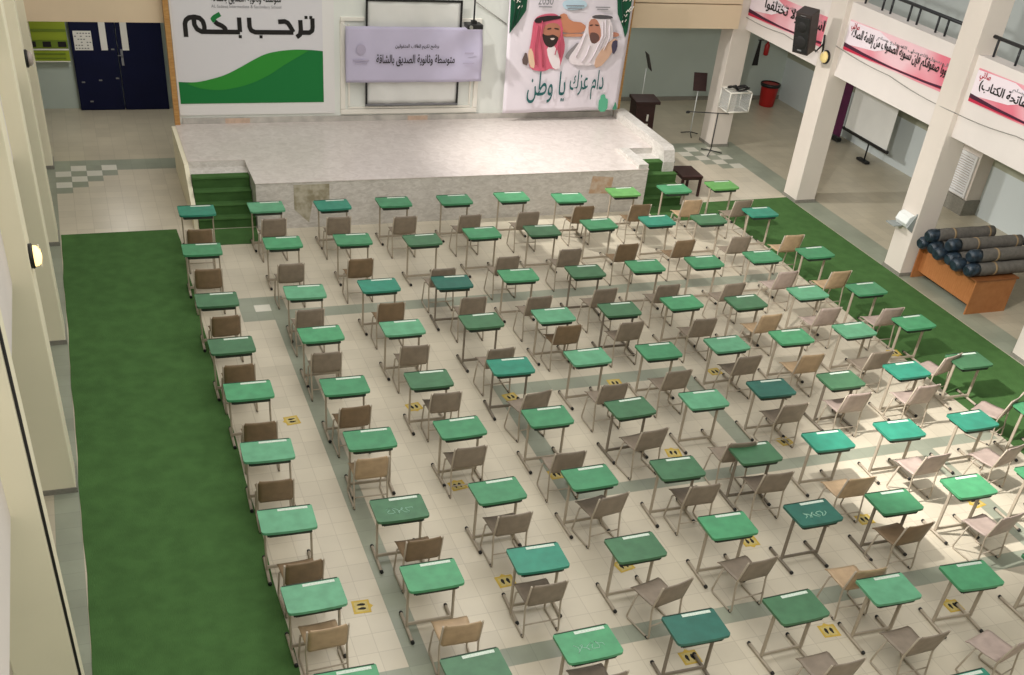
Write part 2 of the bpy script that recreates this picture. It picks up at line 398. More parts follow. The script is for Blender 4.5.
# ------------------------------------------------------------------ stage
H = .87; LH = .76                                              # stage and landing heights
st = thing('stage', 'raised white marble stage in front of the posters', 'stage', (5, 3, 0))
def loc(o, root):
    o.parent = root; o.matrix_parent_inverse = Matrix.Translation(root.location).inverted(); return o
m = MB()
m.prism([(1.26, 1.17, 0), (9.3, 1.17, 0), (9.3, 2.42, 0), (10.25, 2.42, 0), (10.25, 4.6, 0), (.2, 4.6, 0), (.2, 2.42, 0), (1.26, 2.42, 0)], (0, 0, H))
m.box((.73, 2.24, LH / 2), (1.06, .36, LH)); m.box((9.8, 2.24, LH / 2), (1.0, .36, LH))
loc(m.build('platform', M['marble']), st)
m = MB(); m.prism([(1.25, 1.16, H + .001), (9.31, 1.16, H + .001), (9.31, 2.42, H + .001), (10.0, 2.42, H + .001), (10.0, 4.57, H + .001), (.2, 4.57, H + .001), (.2, 2.42, H + .001), (1.25, 2.42, H + .001)], (0, 0, .012)); loc(m.build('stage_floor', M['marble_top']), st)
m = MB()
m.prism([(10.0, 4.55, H - .1), (10.0, 4.55, 1.06), (10.0, 2.0, 1.06), (10.0, 1.9, 1.0), (10.0, 1.82, H - .1), (10.0, 1.82, .3), (10.0, 4.55, .3)], (.26, 0, 0)); loc(m.build('parapet', M['marble']), st)
m = MB(); m.prism([(9.08, 1.19, H), (9.08, 1.19, H + .1), (9.08, 2.2, H + .1), (9.08, 2.45, H)], (.22, 0, 0)); loc(m.build('curb', M['marble']), st)
m = MB(); m.prism([(.12, 4.5, 0), (.12, 4.5, H), (.12, 2.3, H), (.12, 1.35, .2), (.12, 1.35, 0)], (.08, 0, 0)); loc(m.build('side_wall', M['column_l']), st)
M['rust'] = mat('rust stained marble', S(208, 192, 174), .4, 0, 9, col2=S(192, 160, 132)); M['olive'] = mat('discoloured marble', S(190, 184, 166), .4, 0, 9, col2=S(150, 142, 118))
m = MB(); m.prism([(8.0, 1.168, .42), (8.5, 1.168, .40), (8.52, 1.168, .74), (8.05, 1.168, .78)], (0, -.003, 0)); loc(m.build('stained_patch', M['rust']), st)
m = MB(); m.prism([(1.95, 1.168, .36), (2.22, 1.168, .1), (2.3, 1.168, .5), (2.62, 1.168, .52), (2.62, 1.168, .83), (1.95, 1.168, .83)], (0, -.003, 0)); loc(m.build('stained_patch', M['olive']), st)
def steps(name, x0, x1, label, y0, t):
    m = MB(); r = LH / 4
    prof = [(x0, y0, 0)]
    for k in range(4):
        prof += [(x0, y0 + t * k, r * (k + 1) - .03), (x0, y0 + t * k - .018, r * (k + 1) - .02), (x0, y0 + t * k - .01, r * (k + 1) + (.012 if k == 3 else 0)), (x0, y0 + t * (k + 1), r * (k + 1) + (.012 if k == 3 else 0))]
    prof += [(x0, y0 + t * 4, 0)]
    m.prism(prof, (x1 - x0, 0, 0)); return tag(m.build(name, M['carpet']), label, 'steps')
steps('carpeted_steps', .21, 1.25, 'green carpeted steps at the left end of the stage', 1.33, .18)
steps('carpeted_steps', 9.31, 10.29, 'green carpeted steps at the right end of the stage by the brown table', 1.33, .18)

def carpet(pts, label, name='carpet_runner', t=.006):
    m = MB(); m.prism([(x, y, .001) for x, y in pts], (0, 0, t)); return tag(m.build(name, M['carpet']), label, 'carpet')
wav = lambda x, y: (x + .008 * math.sin(y * 2.1) + .005 * math.sin(y * 5.3 + 1), y)
ys = [1.38 - .3 * i for i in range(63)]
carpet([wav(-2.2, y) for y in ys] + [(-.19 + .012 * math.sin(y * 3), y) for y in reversed(ys)], 'long dark green carpet runner beside the left columns')
ys = [-.02 - .3 * i for i in range(50)]
carpet([(9.4, .55), (9.4, 1.28), (10.85, 1.42), (13.1, 1.48)] + [(13.1, y) for y in ys] + [(11.06 + .01 * math.sin(y * 3), y) for y in reversed(ys)] + [(11.0, .5)], 'green carpet beside the right columns turning to the stage steps')
carpet([(.2, .58), (.2, 1.29), (1.24, 1.29), (1.2, .56)], 'small green carpet mat below the left stage steps', 'carpet_mat')
DESKS=[(0,0,0.11,0.39),(0,1,1.32,0.42),(0,2,2.51,0.38),(0,3,3.66,0.39),(0,4,4.84,0.37),(0,5,6.00,0.39),(0,6,7.13,0.21),(0,7,8.38,0.38),(0,8,9.56,0.43),(0,9,10.71,0.50),(1,0,-0.00,-1.25),(1,1,1.33,-1.15),(1,2,2.52,-1.18),(1,3,3.71,-1.36),(1,4,4.86,-1.20),(1,5,6.00,-1.25),(1,6,7.20,-1.10),(1,7,8.42,-1.09),(1,8,9.51,-1.15),(1,9,10.77,-0.97),(2,0,-0.01,-3.10),(2,1,1.33,-3.04),(2,2,2.52,-3.00),(2,3,3.72,-3.06),(2,4,4.90,-2.98),(2,5,6.11,-3.01),(2,6,7.27,-2.96),(2,7,8.44,-2.96),(2,8,9.67,-2.91),(2,9,10.80,-2.91),(3,0,-0.00,-4.55),(3,1,1.29,-4.43),(3,2,2.51,-4.45),(3,3,3.76,-4.44),(3,4,4.95,-4.45),(3,5,6.10,-4.44),(3,6,7.26,-4.38),(3,7,8.38,-4.55),(3,8,9.69,-4.40),(3,9,10.86,-4.46),(4,0,0.04,-5.81),(4,1,1.30,-5.93),(4,2,2.47,-5.98),(4,3,3.73,-5.85),(4,4,4.96,-5.80),(4,5,6.12,-5.83),(4,6,7.30,-5.83),(4,7,8.49,-5.80),(4,8,9.70,-5.78),(4,9,10.91,-5.74),(5,0,0.04,-7.26),(5,1,1.32,-7.27),(5,2,2.52,-7.25),(5,3,3.76,-7.23),(5,4,4.98,-7.25),(5,5,6.13,-7.26),(5,6,7.29,-7.17),(5,7,8.50,-7.17),(5,8,9.75,-7.11),(5,9,10.99,-7.05),(6,0,0.02,-8.67),(6,1,1.30,-8.76),(6,2,2.54,-8.68),(6,3,3.76,-8.67),(6,4,4.96,-8.73),(6,5,6.16,-8.64),(6,6,7.34,-8.59),(6,7,8.54,-8.56),(6,8,9.81,-8.58),(6,9,11.04,-8.54),(7,0,0.05,-10.01),(7,1,1.33,-9.99),(7,2,2.56,-9.99),(7,3,3.73,-10.08),(7,4,5.01,-9.96),(7,5,6.20,-9.98),(7,6,7.38,-10.02),(7,7,8.61,-9.96),(7,8,9.84,-9.97),(8,0,0.11,-11.34),(8,1,1.35,-11.44),(8,2,2.57,-11.40),(8,3,3.79,-11.45),(8,4,5.03,-11.45),(8,5,6.26,-11.45),(8,6,7.40,-11.49),(8,7,8.59,-11.53),(9,5,6.17,-13.01)]
CHAIRS={(0,0):(0.04,-0.58),(0,1):(1.33,-0.28),(0,2):(2.46,-0.34),(0,3):(3.64,-0.46),(0,4):(4.84,-0.54),(0,5):(5.99,-0.54),(0,6):(7.18,-0.40),(0,7):(8.36,-0.45),(0,8):(9.55,-0.36),(0,9):(10.63,-0.49),(1,0):(-0.02,-2.14),(1,1):(1.28,-2.13),(1,2):(2.43,-2.11),(1,3):(3.68,-2.67),(1,4):(4.92,-2.38),(1,5):(6.14,-2.24),(1,6):(7.28,-2.18),(1,7):(8.44,-2.17),(1,8):(9.63,-2.16),(1,9):(10.73,-2.24),(2,0):(0.02,-3.76),(2,1):(1.26,-3.75),(2,2):(2.52,-3.74),(2,3):(3.85,-3.76),(2,4):(4.91,-3.91),(2,5):(6.11,-3.82),(2,6):(7.26,-3.85),(2,7):(8.46,-3.98),(2,8):(9.69,-3.70),(2,9):(10.71,-3.84),(3,0):(-0.00,-5.20),(3,1):(1.23,-5.08),(3,2):(2.51,-5.11),(3,3):(3.72,-5.42),(3,4):(5.00,-4.86),(3,5):(6.04,-4.99),(3,6):(7.29,-5.09),(3,7):(8.47,-5.15),(3,8):(9.64,-5.11),(3,9):(10.77,-5.30),(4,0):(0.04,-6.69),(4,1):(1.29,-6.56),(4,2):(2.57,-6.36),(4,3):(3.80,-6.69),(4,4):(4.97,-6.70),(4,5):(6.08,-6.53),(4,6):(7.38,-6.34),(4,7):(8.41,-6.48),(4,8):(9.61,-6.60),(4,9):(10.69,-6.94),(5,0):(0.01,-7.96),(5,1):(1.22,-7.75),(5,2):(2.48,-7.78),(5,3):(3.69,-8.16),(5,4):(5.00,-7.91),(5,5):(6.05,-8.44),(5,6):(7.32,-7.72),(5,7):(8.45,-7.65),(5,8):(9.67,-7.66),(5,9):(10.84,-8.23),(6,0):(0.04,-9.50),(6,1):(1.40,-9.42),(6,2):(2.55,-9.22),(6,3):(3.84,-9.13),(6,4):(5.08,-9.07),(6,5):(6.16,-9.18),(6,6):(7.19,-9.52),(6,7):(8.58,-9.29),(6,8):(9.85,-9.35),(7,0):(0.07,-10.55),(7,1):(1.40,-10.83),(7,2):(2.49,-10.46),(7,3):(3.86,-10.80),(7,4):(5.03,-10.67),(7,5):(6.20,-11.13),(7,6):(7.32,-10.55),(7,7):(8.65,-10.67),(8,2):(2.56,-11.76),(8,4):(5.05,-12.35),(8,5):(6.22,-12.24),(8,6):(7.20,-12.56)}
PORTRAIT=[
 ('drape_l',[(7.124, 3.366), (7.519, 3.372), (7.501, 3.168), (7.362, 2.96), (7.166, 2.715)]),
 ('drape_r',[(9.502, 3.405), (9.924, 3.412), (9.93, 2.771), (9.887, 2.644), (9.809, 2.843), (9.633, 3.126)]),
 ('sky',[(8.303, 3.385), (8.836, 3.394), (8.881, 3.222), (8.371, 3.18)]),
 ('build',[(8.262, 3.074), (8.419, 3.128), (8.522, 2.972), (8.86, 2.941), (8.927, 2.764), (8.47, 2.742), (8.339, 2.794)]),
 ('build2',[(8.348, 2.724), (8.933, 2.728), (8.92, 2.667), (8.355, 2.663)]),
 ('build3',[(9.436, 2.768), (9.717, 2.752), (9.731, 2.672), (9.494, 2.671)]),
 ('greyL',[(8.487, 2.293), (8.824, 2.602), (8.778, 2.33), (8.586, 2.183)]),
 ('scarf_red',[(7.702, 2.981), (7.895, 3.07), (8.178, 3.091), (8.316, 2.97), (8.373, 2.688), (8.463, 2.474), (8.417, 2.183), (8.356, 1.999), (8.181, 2.055), (8.064, 1.982), (7.811, 2.001), (7.699, 2.074), (7.668, 2.363), (7.702, 2.613)]),
 ('thobe1',[(8.049, 2.454), (8.253, 2.491), (8.434, 2.055), (8.273, 1.992), (8.119, 2.22)]),
 ('cloak1',[(7.619, 2.363), (7.714, 2.435), (7.83, 2.019), (7.687, 2.067)]),
 ('dark1',[(7.487, 2.129), (7.582, 2.399), (7.67, 2.074)]),
 ('face1',[(7.94, 2.861), (8.095, 2.933), (8.284, 2.9), (8.335, 2.724), (8.281, 2.599), (8.172, 2.473), (8.043, 2.508), (7.944, 2.65)]),
 ('beard1',[(7.913, 2.738), (7.989, 2.686), (8.104, 2.686), (8.151, 2.708), (8.251, 2.67), (8.297, 2.634), (8.232, 2.491), (8.113, 2.444), (7.979, 2.526)]),
 ('smile1',[(8.09, 2.633), (8.226, 2.641), (8.166, 2.587)]),
 ('brow1a',[(8.013, 2.827), (8.106, 2.842), (8.109, 2.814), (8.017, 2.799)]),
 ('brow1b',[(8.176, 2.842), (8.285, 2.829), (8.284, 2.801), (8.179, 2.814)]),
 ('agal1',[(7.7, 3.005), (7.895, 3.07), (8.261, 3.081), (8.308, 3.029), (8.028, 2.981), (7.758, 2.922)]),
 ('scarf_white',[(8.954, 3.012), (9.087, 3.102), (9.339, 3.105), (9.492, 2.947), (9.588, 2.624), (9.42, 2.331), (9.281, 2.109), (8.766, 2.109), (8.581, 2.22), (8.795, 2.511), (8.906, 2.763)]),
 ('face2',[(8.977, 2.995), (9.119, 3.032), (9.249, 2.873), (9.294, 2.64), (9.181, 2.538), (9.057, 2.603), (8.977, 2.8)]),
 ('beard2',[(9.016, 2.736), (9.097, 2.758), (9.207, 2.73), (9.272, 2.64), (9.183, 2.527), (9.063, 2.563)]),
 ('brow2a',[(8.991, 2.907), (9.064, 2.921), (9.068, 2.897), (8.994, 2.882)]),
 ('brow2b',[(9.115, 2.922), (9.21, 2.909), (9.213, 2.884), (9.118, 2.897)]),
 ('agal2',[(9.009, 3.066), (9.128, 3.113), (9.468, 3.096), (9.52, 3.036), (9.14, 3.029)]),
 ('cloak2',[(9.253, 2.294), (9.585, 2.642), (9.726, 2.57), (9.455, 2.109), (9.229, 2.027)]),
 ('dark2',[(9.557, 2.551), (9.695, 2.625), (9.726, 2.442), (9.643, 2.287)]),
 ('fort',[(9.472, 1.094), (9.451, 1.348), (9.486, 1.348), (9.48, 1.445), (9.579, 1.463), (9.608, 1.366), (9.67, 1.365), (9.681, 1.103)]),
 ('fort2',[(9.811, 1.128), (9.849, 1.226), (9.863, 1.304), (9.907, 1.225), (9.933, 1.127)]),
]
AMB = .5; EXPO = 0.08
def part(mb, name, m, root): return loc(mb.build(name, m), root)
# ------------------------------------------------------------------ things on the stage wall
UX = (1, 0, 0); UZ = (0, 0, 1)
def flat(mb, pts, y, t=.004):
    mb.prism([(x, y, z) for x, z in pts], (0, -t, 0)); return mb
def smooth_poly(pts, it=2):
    for _ in range(it):
        q = []
        for a, b in zip(pts, pts[1:] + pts[:1]): q += [(.75 * a[0] + .25 * b[0], .75 * a[1] + .25 * b[1]), (.25 * a[0] + .75 * b[0], .25 * a[1] + .75 * b[1])]
        pts = q
    return pts
Y1 = 4.60
r = thing('welcome_poster', 'grey welcome poster with black Arabic words above a green wave', 'poster', (1.8, Y1, 1.05))
m = MB(); m.box((1.9, Y1, 2.55), (3.17, .03, 3.0)); part(m, 'panel', M['poster_edge'], r)
m = MB(); m.box((1.8, Y1 - .017, 2.66), (2.9, .006, 2.74)); part(m, 'printed_sheet', M['poster'], r)
def spline(pts, n=6):
    out = []
    for i in range(len(pts) - 1):
        p0, p1, p2, p3 = pts[max(i - 1, 0)], pts[i], pts[i + 1], pts[min(i + 2, len(pts) - 1)]
        for k in range(n):
            t = k / n; out.append(tuple(.5 * (2 * p1[d] + (p2[d] - p0[d]) * t + (2 * p0[d] - 5 * p1[d] + 4 * p2[d] - p3[d]) * t * t + (3 * p1[d] - p0[d] - 3 * p2[d] + p3[d]) * t ** 3) for d in (0, 1)))
    return out + [pts[-1]]
top = spline([(.352, 1.70), (.677, 1.693), (.993, 1.752), (1.278, 1.835), (1.568, 1.97), (1.858, 2.121), (2.112, 2.229), (2.398, 2.284), (2.685, 2.308), (3.01, 2.302), (3.249, 2.282)])
m = MB(); flat(m, top + [(3.249, 1.28), (.352, 1.28)], Y1 - .022); part(m, 'green_wave', M['green_print'], r)
low = spline([(2.95, 2.29), (2.458, 2.02), (2.088, 1.80), (1.65, 1.63), (1.185, 1.545), (.802, 1.57), (.52, 1.66)])
m = MB(); flat(m, [p for p in top if .55 < p[0] < 2.9] + low, Y1 - .027); part(m, 'light_green_wave', M['green_print2'], r)
WX = lambda x, y: (.545 + (x - 125) / 737 * 2.53, 2.535 + (210 - y) / 130 * .42)
def strokes(mb, lines, wd, y):
    for ln in lines:
        p = [WX(*q) for q in ln]
        for i, (a, b) in enumerate(zip(p, p[1:])):
            dx, dz = b[0] - a[0], b[1] - a[1]; L = math.hypot(dx, dz); nx, nz = -dz / L * wd, dx / L * wd
            y -= .00005
            mb.quad([(a[0] + nx, y, a[1] + nz), (b[0] + nx, y, b[1] + nz), (b[0] - nx, y, b[1] - nz), (a[0] - nx, y, a[1] - nz)])
        for q in p[1:-1]:
            y -= .00005; mb._new([mb.bm.faces.new([mb.bm.verts.new((q[0] + wd * math.cos(t * PI / 6), y, q[1] + wd * math.sin(t * PI / 6))) for t in range(12)])])
m = MB()
strokes(m, [[(135, 210), (135, 135), (142, 116), (160, 102), (190, 98), (218, 104), (234, 122), (240, 150), (238, 178)], [(186, 102), (186, 140), (198, 165), (222, 179), (300, 180), (436, 180)], [(436, 180), (436, 98)],
  [(300, 122), (312, 134), (338, 146), (354, 160), (358, 180)],
  [(492, 98), (492, 150), (500, 170), (522, 180), (742, 180)], [(656, 120), (694, 117), (712, 126), (726, 148), (742, 178)],
  [(784, 108), (786, 165), (780, 192), (760, 207)], [(784, 180), (836, 180), (852, 168), (855, 150), (855, 98)]], .043, Y1 - .027)
for a, b in ((436, 206), (554, 206), (818, 93), (846, 93)):
    x, z = WX(a, b); m.quad([(x - .03, Y1 - .028, z - .028), (x + .03, Y1 - .028, z - .028), (x + .03, Y1 - .028, z + .028), (x - .03, Y1 - .028, z + .028)])
part(m, 'welcome_lettering', M['print_black'], r)
m = MB(); strokes(m, [[(332, 80), (300, 98), (290, 108), (300, 122)]], .043, Y1 - .026); part(m, 'green_stroke', M['green_print'], r)
m = MB(); letters(m, 'متوسطة وثانوية الصديق بالشاقة', (1.1, Y1 - .028, 3.13), UX, UZ, 1.34, .2, bold=.016); part(m, 'school_lettering', M['print_black'], r)
m = MB(); letters(m, 'AL Sadeeq Intermediate & Secondary School', (1.1, Y1 - .028, 3.05), UX, UZ, 1.34, .07, arabic=False); part(m, 'english_lettering', M['grey_txt'], r)

# moulded frame, screen, banner in the middle
r = thing('wall_moulding', 'white moulded frame on the stage wall around the projection screen', 'frame', (5.15, 4.6, 1.05))
m = MB()
for c, d in (((3.66, 4.6, 1.985), (.1, .05, 1.72)), ((6.6, 4.6, 1.985), (.1, .05, 1.72)), ((5.13, 4.6, 1.07), (3.04, .05, .1)), ((3.87, 4.6, 2.89), (.5, .05, .08)), ((6.4, 4.6, 2.89), (.5, .05, .08))): m.box(c, d, bev=.012)
part(m, 'outer_moulding', M['white_mould'], r)
m = MB()
for c, d in (((3.79, 4.6, 1.99), (.035, .03, 1.6)), ((6.47, 4.6, 1.99), (.035, .03, 1.6)), ((5.13, 4.6, 1.15), (2.72, .03, .035))): m.box(c, d)
part(m, 'inner_moulding', M['white_mould'], r)
r = thing('projection_screen', 'white projection screen with thin black border behind the lavender banner', 'screen', (5.14, 4.5, 1.22))
P = [[(4.16 + 1.98 * i / 24, 4.52 + .012 * math.sin(i * .9 + j * .5), 1.24 + 2.02 * j / 20) for j in range(21)] for i in range(25)]
m = MB(); m.grid(P, (0, .008, 0)); part(m, 'fabric', M['screen'], r)
m = MB()
for c, d in (((4.14, 4.5, 2.25), (.04, .02, 2.08)), ((6.15, 4.5, 2.25), (.04, .02, 2.08)), ((5.145, 4.5, 3.27), (2.05, .02, .04))): m.box(c, d)
part(m, 'border', M['black'], r)
m = MB(); m.tube([(4.12, 4.5, 1.23), (6.17, 4.5, 1.23)], .02); part(m, 'bottom_bar', M['grey_txt'], r)
r = thing('cloth_banner', 'lavender cloth banner with black Arabic lines hung across the projection screen', 'banner', (5.15, 4.4, 1.72))
def ban(i, j):
    x = 3.685 + 2.93 * i / 40 + .05 * (1 - j / 16) * (i / 40); z = 1.71 + 1.085 * j / 16
    f = max(0, (i / 40 - .45)) * .05 * math.sin((x * 5 - z * 7)) + .01 * math.sin(x * 9 + z * 3)
    return (x, 4.42 + f, z)
m = MB(); m.grid([[ban(i, j) for j in range(17)] for i in range(41)], (0, .006, 0)); part(m, 'cloth', M['lav'], r)
m = MB(); letters(m, 'متوسطة وثانوية الصديق بالشاقة', (4.32, 4.385, 2.04), UX, UZ, 1.7, .23, bold=.014); part(m, 'large_lettering', M['print_black'], r)
m = MB(); letters(m, 'برنامج تكريم الطلاب المتفوقين', (4.72, 4.385, 2.37), UX, UZ, .94, .1, bold=.014); part(m, 'small_lettering', M['print_black'], r)
m = MB(); m.lathe([(.10, 0), (.10, .004)], (4.0, 4.39, 2.36), 20, Matrix.Rotation(PI / 2, 4, 'X')); part(m, 'faint_emblem', M['lavprint'], r)
for c, d in (((4.0, 4.39, 2.15), (.34, .004, .03)), ((4.0, 4.39, 2.1), (.26, .004, .02)), ((6.33, 4.37, 2.3), (.2, .004, .03)), ((6.33, 4.37, 2.1), (.26, .004, .02))): m = MB(); m.box(c, d); part(m, 'faint_line', M['lavprint'], r)
m = MB(); m.tube([(3.6, 4.58, 2.86), (3.7, 4.43, 2.79)], .006); m.tube([(6.62, 4.58, 2.86), (6.6, 4.43, 2.785)], .006); part(m, 'cord', M['white_mould'], r)

# hanging projector pole
r = thing('ceiling_projector', 'small black projector on a black drop pole above the banner', 'projector', (6.26, 4.0, 2.9))
m = MB(); m.tube([(6.24, 4.0, 7), (6.26, 4.0, 3.02)], .018); part(m, 'drop_pole', M['blackmetal'], r)
m = MB(); m.box((6.26, 4.0, 3.0), (.1, .1, .06)); m.box((6.26, 4.0, 2.93), (.34, .26, .09), bev=.015); part(m, 'projector_body', M['black'], r)
m = MB(); m.lathe([(.035, 0), (.035, .04)], (6.16, 3.87, 2.93), 14, Matrix.Rotation(PI / 2, 4, 'X')); part(m, 'lens', M['chrome'], r)
o = MB().tube([(6.43, 4.55, 3.28), (6.95, 4.57, 2.98), (7.2, 4.575, 2.83)], .01).build('grey_cable', M['greycable']); tag(o, 'thin grey cable slanting over the wall right of the projector pole', 'cable')

# portrait banner
r = thing('portrait_banner', 'large white cloth banner with two smiling men in headscarves and green drapes', 'banner', (8.55, 4.3, 1.05))
def pc(i, j):
    u = i / 30; v = j / 30; x = (7.17 + (7.11 - 7.17) * v) * (1 - u) + (9.96 + .03 * v) * u; z = 1.07 + 2.75 * v + .05 * u * (1 - v)
    return (x, 4.305 + .012 * math.sin(x * 6 + z * 2.5) * (1 - v), z)
m = MB(); m.grid([[pc(i, j) for j in range(31)] for i in range(31)], (0, .006, 0)); part(m, 'cloth', M['cloth'], r)
def grow(pts, k=1.06):
    cx = sum(p[0] for p in pts) / len(pts); cz = sum(p[1] for p in pts) / len(pts)
    return [(cx + (x - cx) * k, cz + (z - cz) * k) for x, z in pts]
NAMES = {'drape_l': 'green_drape', 'drape_r': 'green_drape', 'scarf_red': 'red_headscarf', 'scarf_white': 'white_headscarf', 'face1': 'face', 'face2': 'face', 'beard1': 'beard', 'beard2': 'beard', 'agal1': 'head_cord', 'agal2': 'head_cord', 'cloak1': 'cloak', 'cloak2': 'cloak', 'fort': 'green_tower', 'fort2': 'green_tower', 'sky': 'blue_sky_print', 'build': 'orange_building_print', 'build2': 'orange_building_print', 'build3': 'orange_building_print',
         'greyL': 'grey_sleeve', 'thobe1': 'white_robe', 'dark1': 'dark_sleeve', 'dark2': 'dark_sleeve', 'smile1': 'smile', 'brow1a': 'eyebrow', 'brow1b': 'eyebrow', 'brow2a': 'eyebrow', 'brow2b': 'eyebrow'}
for k, (n, pts) in enumerate(PORTRAIT):
    if n.startswith('drape'): pts = [(x, z + .35 if z > 3.3 else z) for x, z in pts]
    m = MB(); flat(m, smooth_poly(grow(pts), 1 if n in ('build2', 'build3', 'smile1', 'fort', 'build', 'face1', 'face2', 'beard2', 'cloak1', 'cloak2', 'dark1', 'dark2', 'agal1', 'agal2', 'thobe1', 'greyL', 'fort2') or n.startswith('brow') else 2) if not n.startswith('drape') else pts, 4.288 - .0012 * k, .003); part(m, NAMES[n], mat(n + ' print', S(*PC[n]), .75), r)
FOLD = [('scarf_fold', (186, 78, 100), [[(7.78, 2.9), (7.76, 2.5), (7.83, 2.1)], [(7.88, 2.98), (7.86, 2.6), (7.95, 2.3), (8.0, 2.05)], [(8.36, 2.85), (8.34, 2.55), (8.38, 2.25)], [(8.3, 2.6), (8.25, 2.3)]]),
  ('scarf_fold', (206, 196, 202), [[(9.35, 3.02), (9.4, 2.7), (9.3, 2.4)], [(9.28, 2.98), (9.34, 2.7), (9.2, 2.35), (9.1, 2.15)], [(8.92, 2.75), (8.85, 2.5), (8.75, 2.25)], [(9.46, 2.9), (9.5, 2.65), (9.4, 2.4)], [(9.05, 2.5), (9.0, 2.3), (8.9, 2.15)]]),
  ('drape_fold', (4, 58, 40), [[(7.2, 3.6), (7.24, 3.2), (7.2, 2.8)], [(7.36, 3.6), (7.36, 3.25), (7.28, 2.9)], [(9.62, 3.6), (9.72, 3.2), (9.82, 2.9)]])]
for n, c, lns in FOLD:
    fm = mat(n, S(*c), .75)
    for ln in lns: m = MB(); m.tube([(x, 4.254, z) for x, z in ln], .012 if n[0] == 's' else .02, 5); part(m, n, fm, r)
random.seed(3)
for k in range(22):                                           # white script running along the drapes
    t = random.random(); left = k % 3 == 0
    x = (7.2 + .12 * random.random()) if left else 9.68 + .2 * random.random() + .03 * (1 - t); z = (3.2 + .5 * t) if left else 2.85 + .85 * t
    m = MB(); m.tube([(x, 4.262, z), (x + .03, 4.262, z + .05), (x + .07, 4.262, z + .01), (x + .1, 4.262, z + .06)], .011, 5); part(m, 'drape_script', M['white_mould'], r)
m = MB(); letters(m, 'دام عزك', (8.68, 4.25, 1.36), UX, UZ, .82, .62, bold=.006); letters(m, 'يا وطن', (7.68, 4.25, 1.30), UX, UZ, .9, .66, bold=.006); part(m, 'calligraphy', M['callig'], r)
m = MB(); letters(m, '2030', (7.75, 4.26, 3.29), UX, UZ, .34, .17, arabic=False); part(m, 'numeral', M['grey_txt'], r)
for x, z, w in ((7.92, 3.25, .3), (8.6, 3.28, .42), (8.6, 3.22, .34), (9.25, 3.26, .34), (9.25, 3.22, .26)): m = MB(); m.box((x, 4.262, z), (w, .004, .018)); part(m, 'logo_line', M['grey_txt'], r)

# ------------------------------------------------------------------ school desks
def desk_proto():
    root = thing('school_desk', 'x', 'desk')
    m = MB(); w, d = .31, .218                                # slab with rounded corners and a bowed front edge
    out = []
    for cx, cy, a0 in ((w - .025, d - .025, 0), (-w + .025, d - .025, 90), (-w + .045, -d + .045, 180)):
        rr = .025 if cy > 0 else .045
        out += [(cx + rr * math.cos(math.radians(a0 + t * 22.5)), cy + rr * math.sin(math.radians(a0 + t * 22.5))) for t in range(5)]
    out += [(-.15, -d - .008), (0, -d - .011), (.15, -d - .008)]
    out += [(w - .045 + .045 * math.cos(math.radians(270 + t * 22.5)), -d + .045 + .045 * math.sin(math.radians(270 + t * 22.5))) for t in range(5)]
    m.prism([(x, y, .712) for x, y in out], (0, 0, .033))
    top = m.build('tabletop', M['g_mid'], root); mod = None
    m = MB(); m.box((0, d - .006, .745), (.585, .012, .009)); m.build('back_rim', M['shelf'], top)
    m = MB(); m.box((.085, d - .045, .7468), (.34, .042, .0022)); m.build('name_strip', M['strip'], top)
    m = MB(); m.box((0, .0, .66), (.50, .37, .008)); m.box((0, .185, .685), (.50, .008, .055)); m.box((0, -.19, .683), (.46, .008, .055)); m.box((-.246, 0, .685), (.008, .37, .055)); m.box((.246, 0, .685), (.008, .37, .055)); m.build('book_shelf', M['shelf'], root)
    for s in (-1, 1):
        m = MB(); m.box((s * .262, 0, .385), (.022, .046, .66), bev=.006); m.box((s * .262, 0, .704), (.022, .3, .014)); m.build('leg', M['frame'], root)
        m = MB(); m.tube([(s * .262, -.235, .026), (s * .262, .235, .026)], .019, 10); ft = m.build('foot', M['frame'], root)
        for e in (-1, 1):
            m = MB(); m.tube([(s * .262, e * .235, .026), (s * .262, e * .262, .026)], [.023, .021], 10); m.build('end_cap', M['black'], ft)
    m = MB(); m.box((0, 0, .075), (.505, .022, .04), bev=.005); m.build('crossbar', M['frame'], root)
    return root
ORD = ['first', 'second', 'third', 'fourth', 'fifth', 'sixth', 'seventh', 'eighth', 'ninth', 'tenth']
ROWN = ['row nearest the stage'] + ['the %s row from stage' % ORD[i] for i in range(1, 10)]
M['chalk_glare'] = mat('pale chalk', S(150, 190, 170), .8)
COL = {0: 'T L T G G B B Y B Y', 1: 'G B G D B D G T D T', 2: 'D L T P B D B G G G', 3: 'D B L D L D B D L G', 4: 'B G D T L G L B L B', 5: 'L G G G D L P D T D', 6: 'L D G G D D T T T B', 7: 'L B T D B P G B B', 8: 'B D B P D L B G', 9: '- - - - - T'}
KEY = {'T': 'teal', 'L': 'mint', 'G': 'mid', 'B': 'bright', 'D': 'dark', 'P': 'deep', 'Y': 'yellow'}
WORD = {'teal': 'teal', 'mint': 'pale mint green', 'mid': 'mid green', 'bright': 'bright green', 'dark': 'dark green', 'deep': 'deep teal', 'yellow': 'yellowish green'}
proto = desk_proto(); tops = {}
for k in GREEN:
    me = proto.children[0].data.copy() if False else [c for c in proto.children if c.name.startswith('tabletop')][0].data.copy()
    me.materials[0] = M['g_' + k]; tops[k] = me
rng = random.Random(11); first = True
YAW = {(7, 0): 1, (5, 4): 3, (8, 6): -3, (0, 6): -2, (4, 9): 2}
DARKLEG = {(5, 4), (7, 5), (5, 7), (6, 5), (4, 3), (2, 3), (3, 3), (3, 5), (2, 5), (8, 3), (7, 6)}
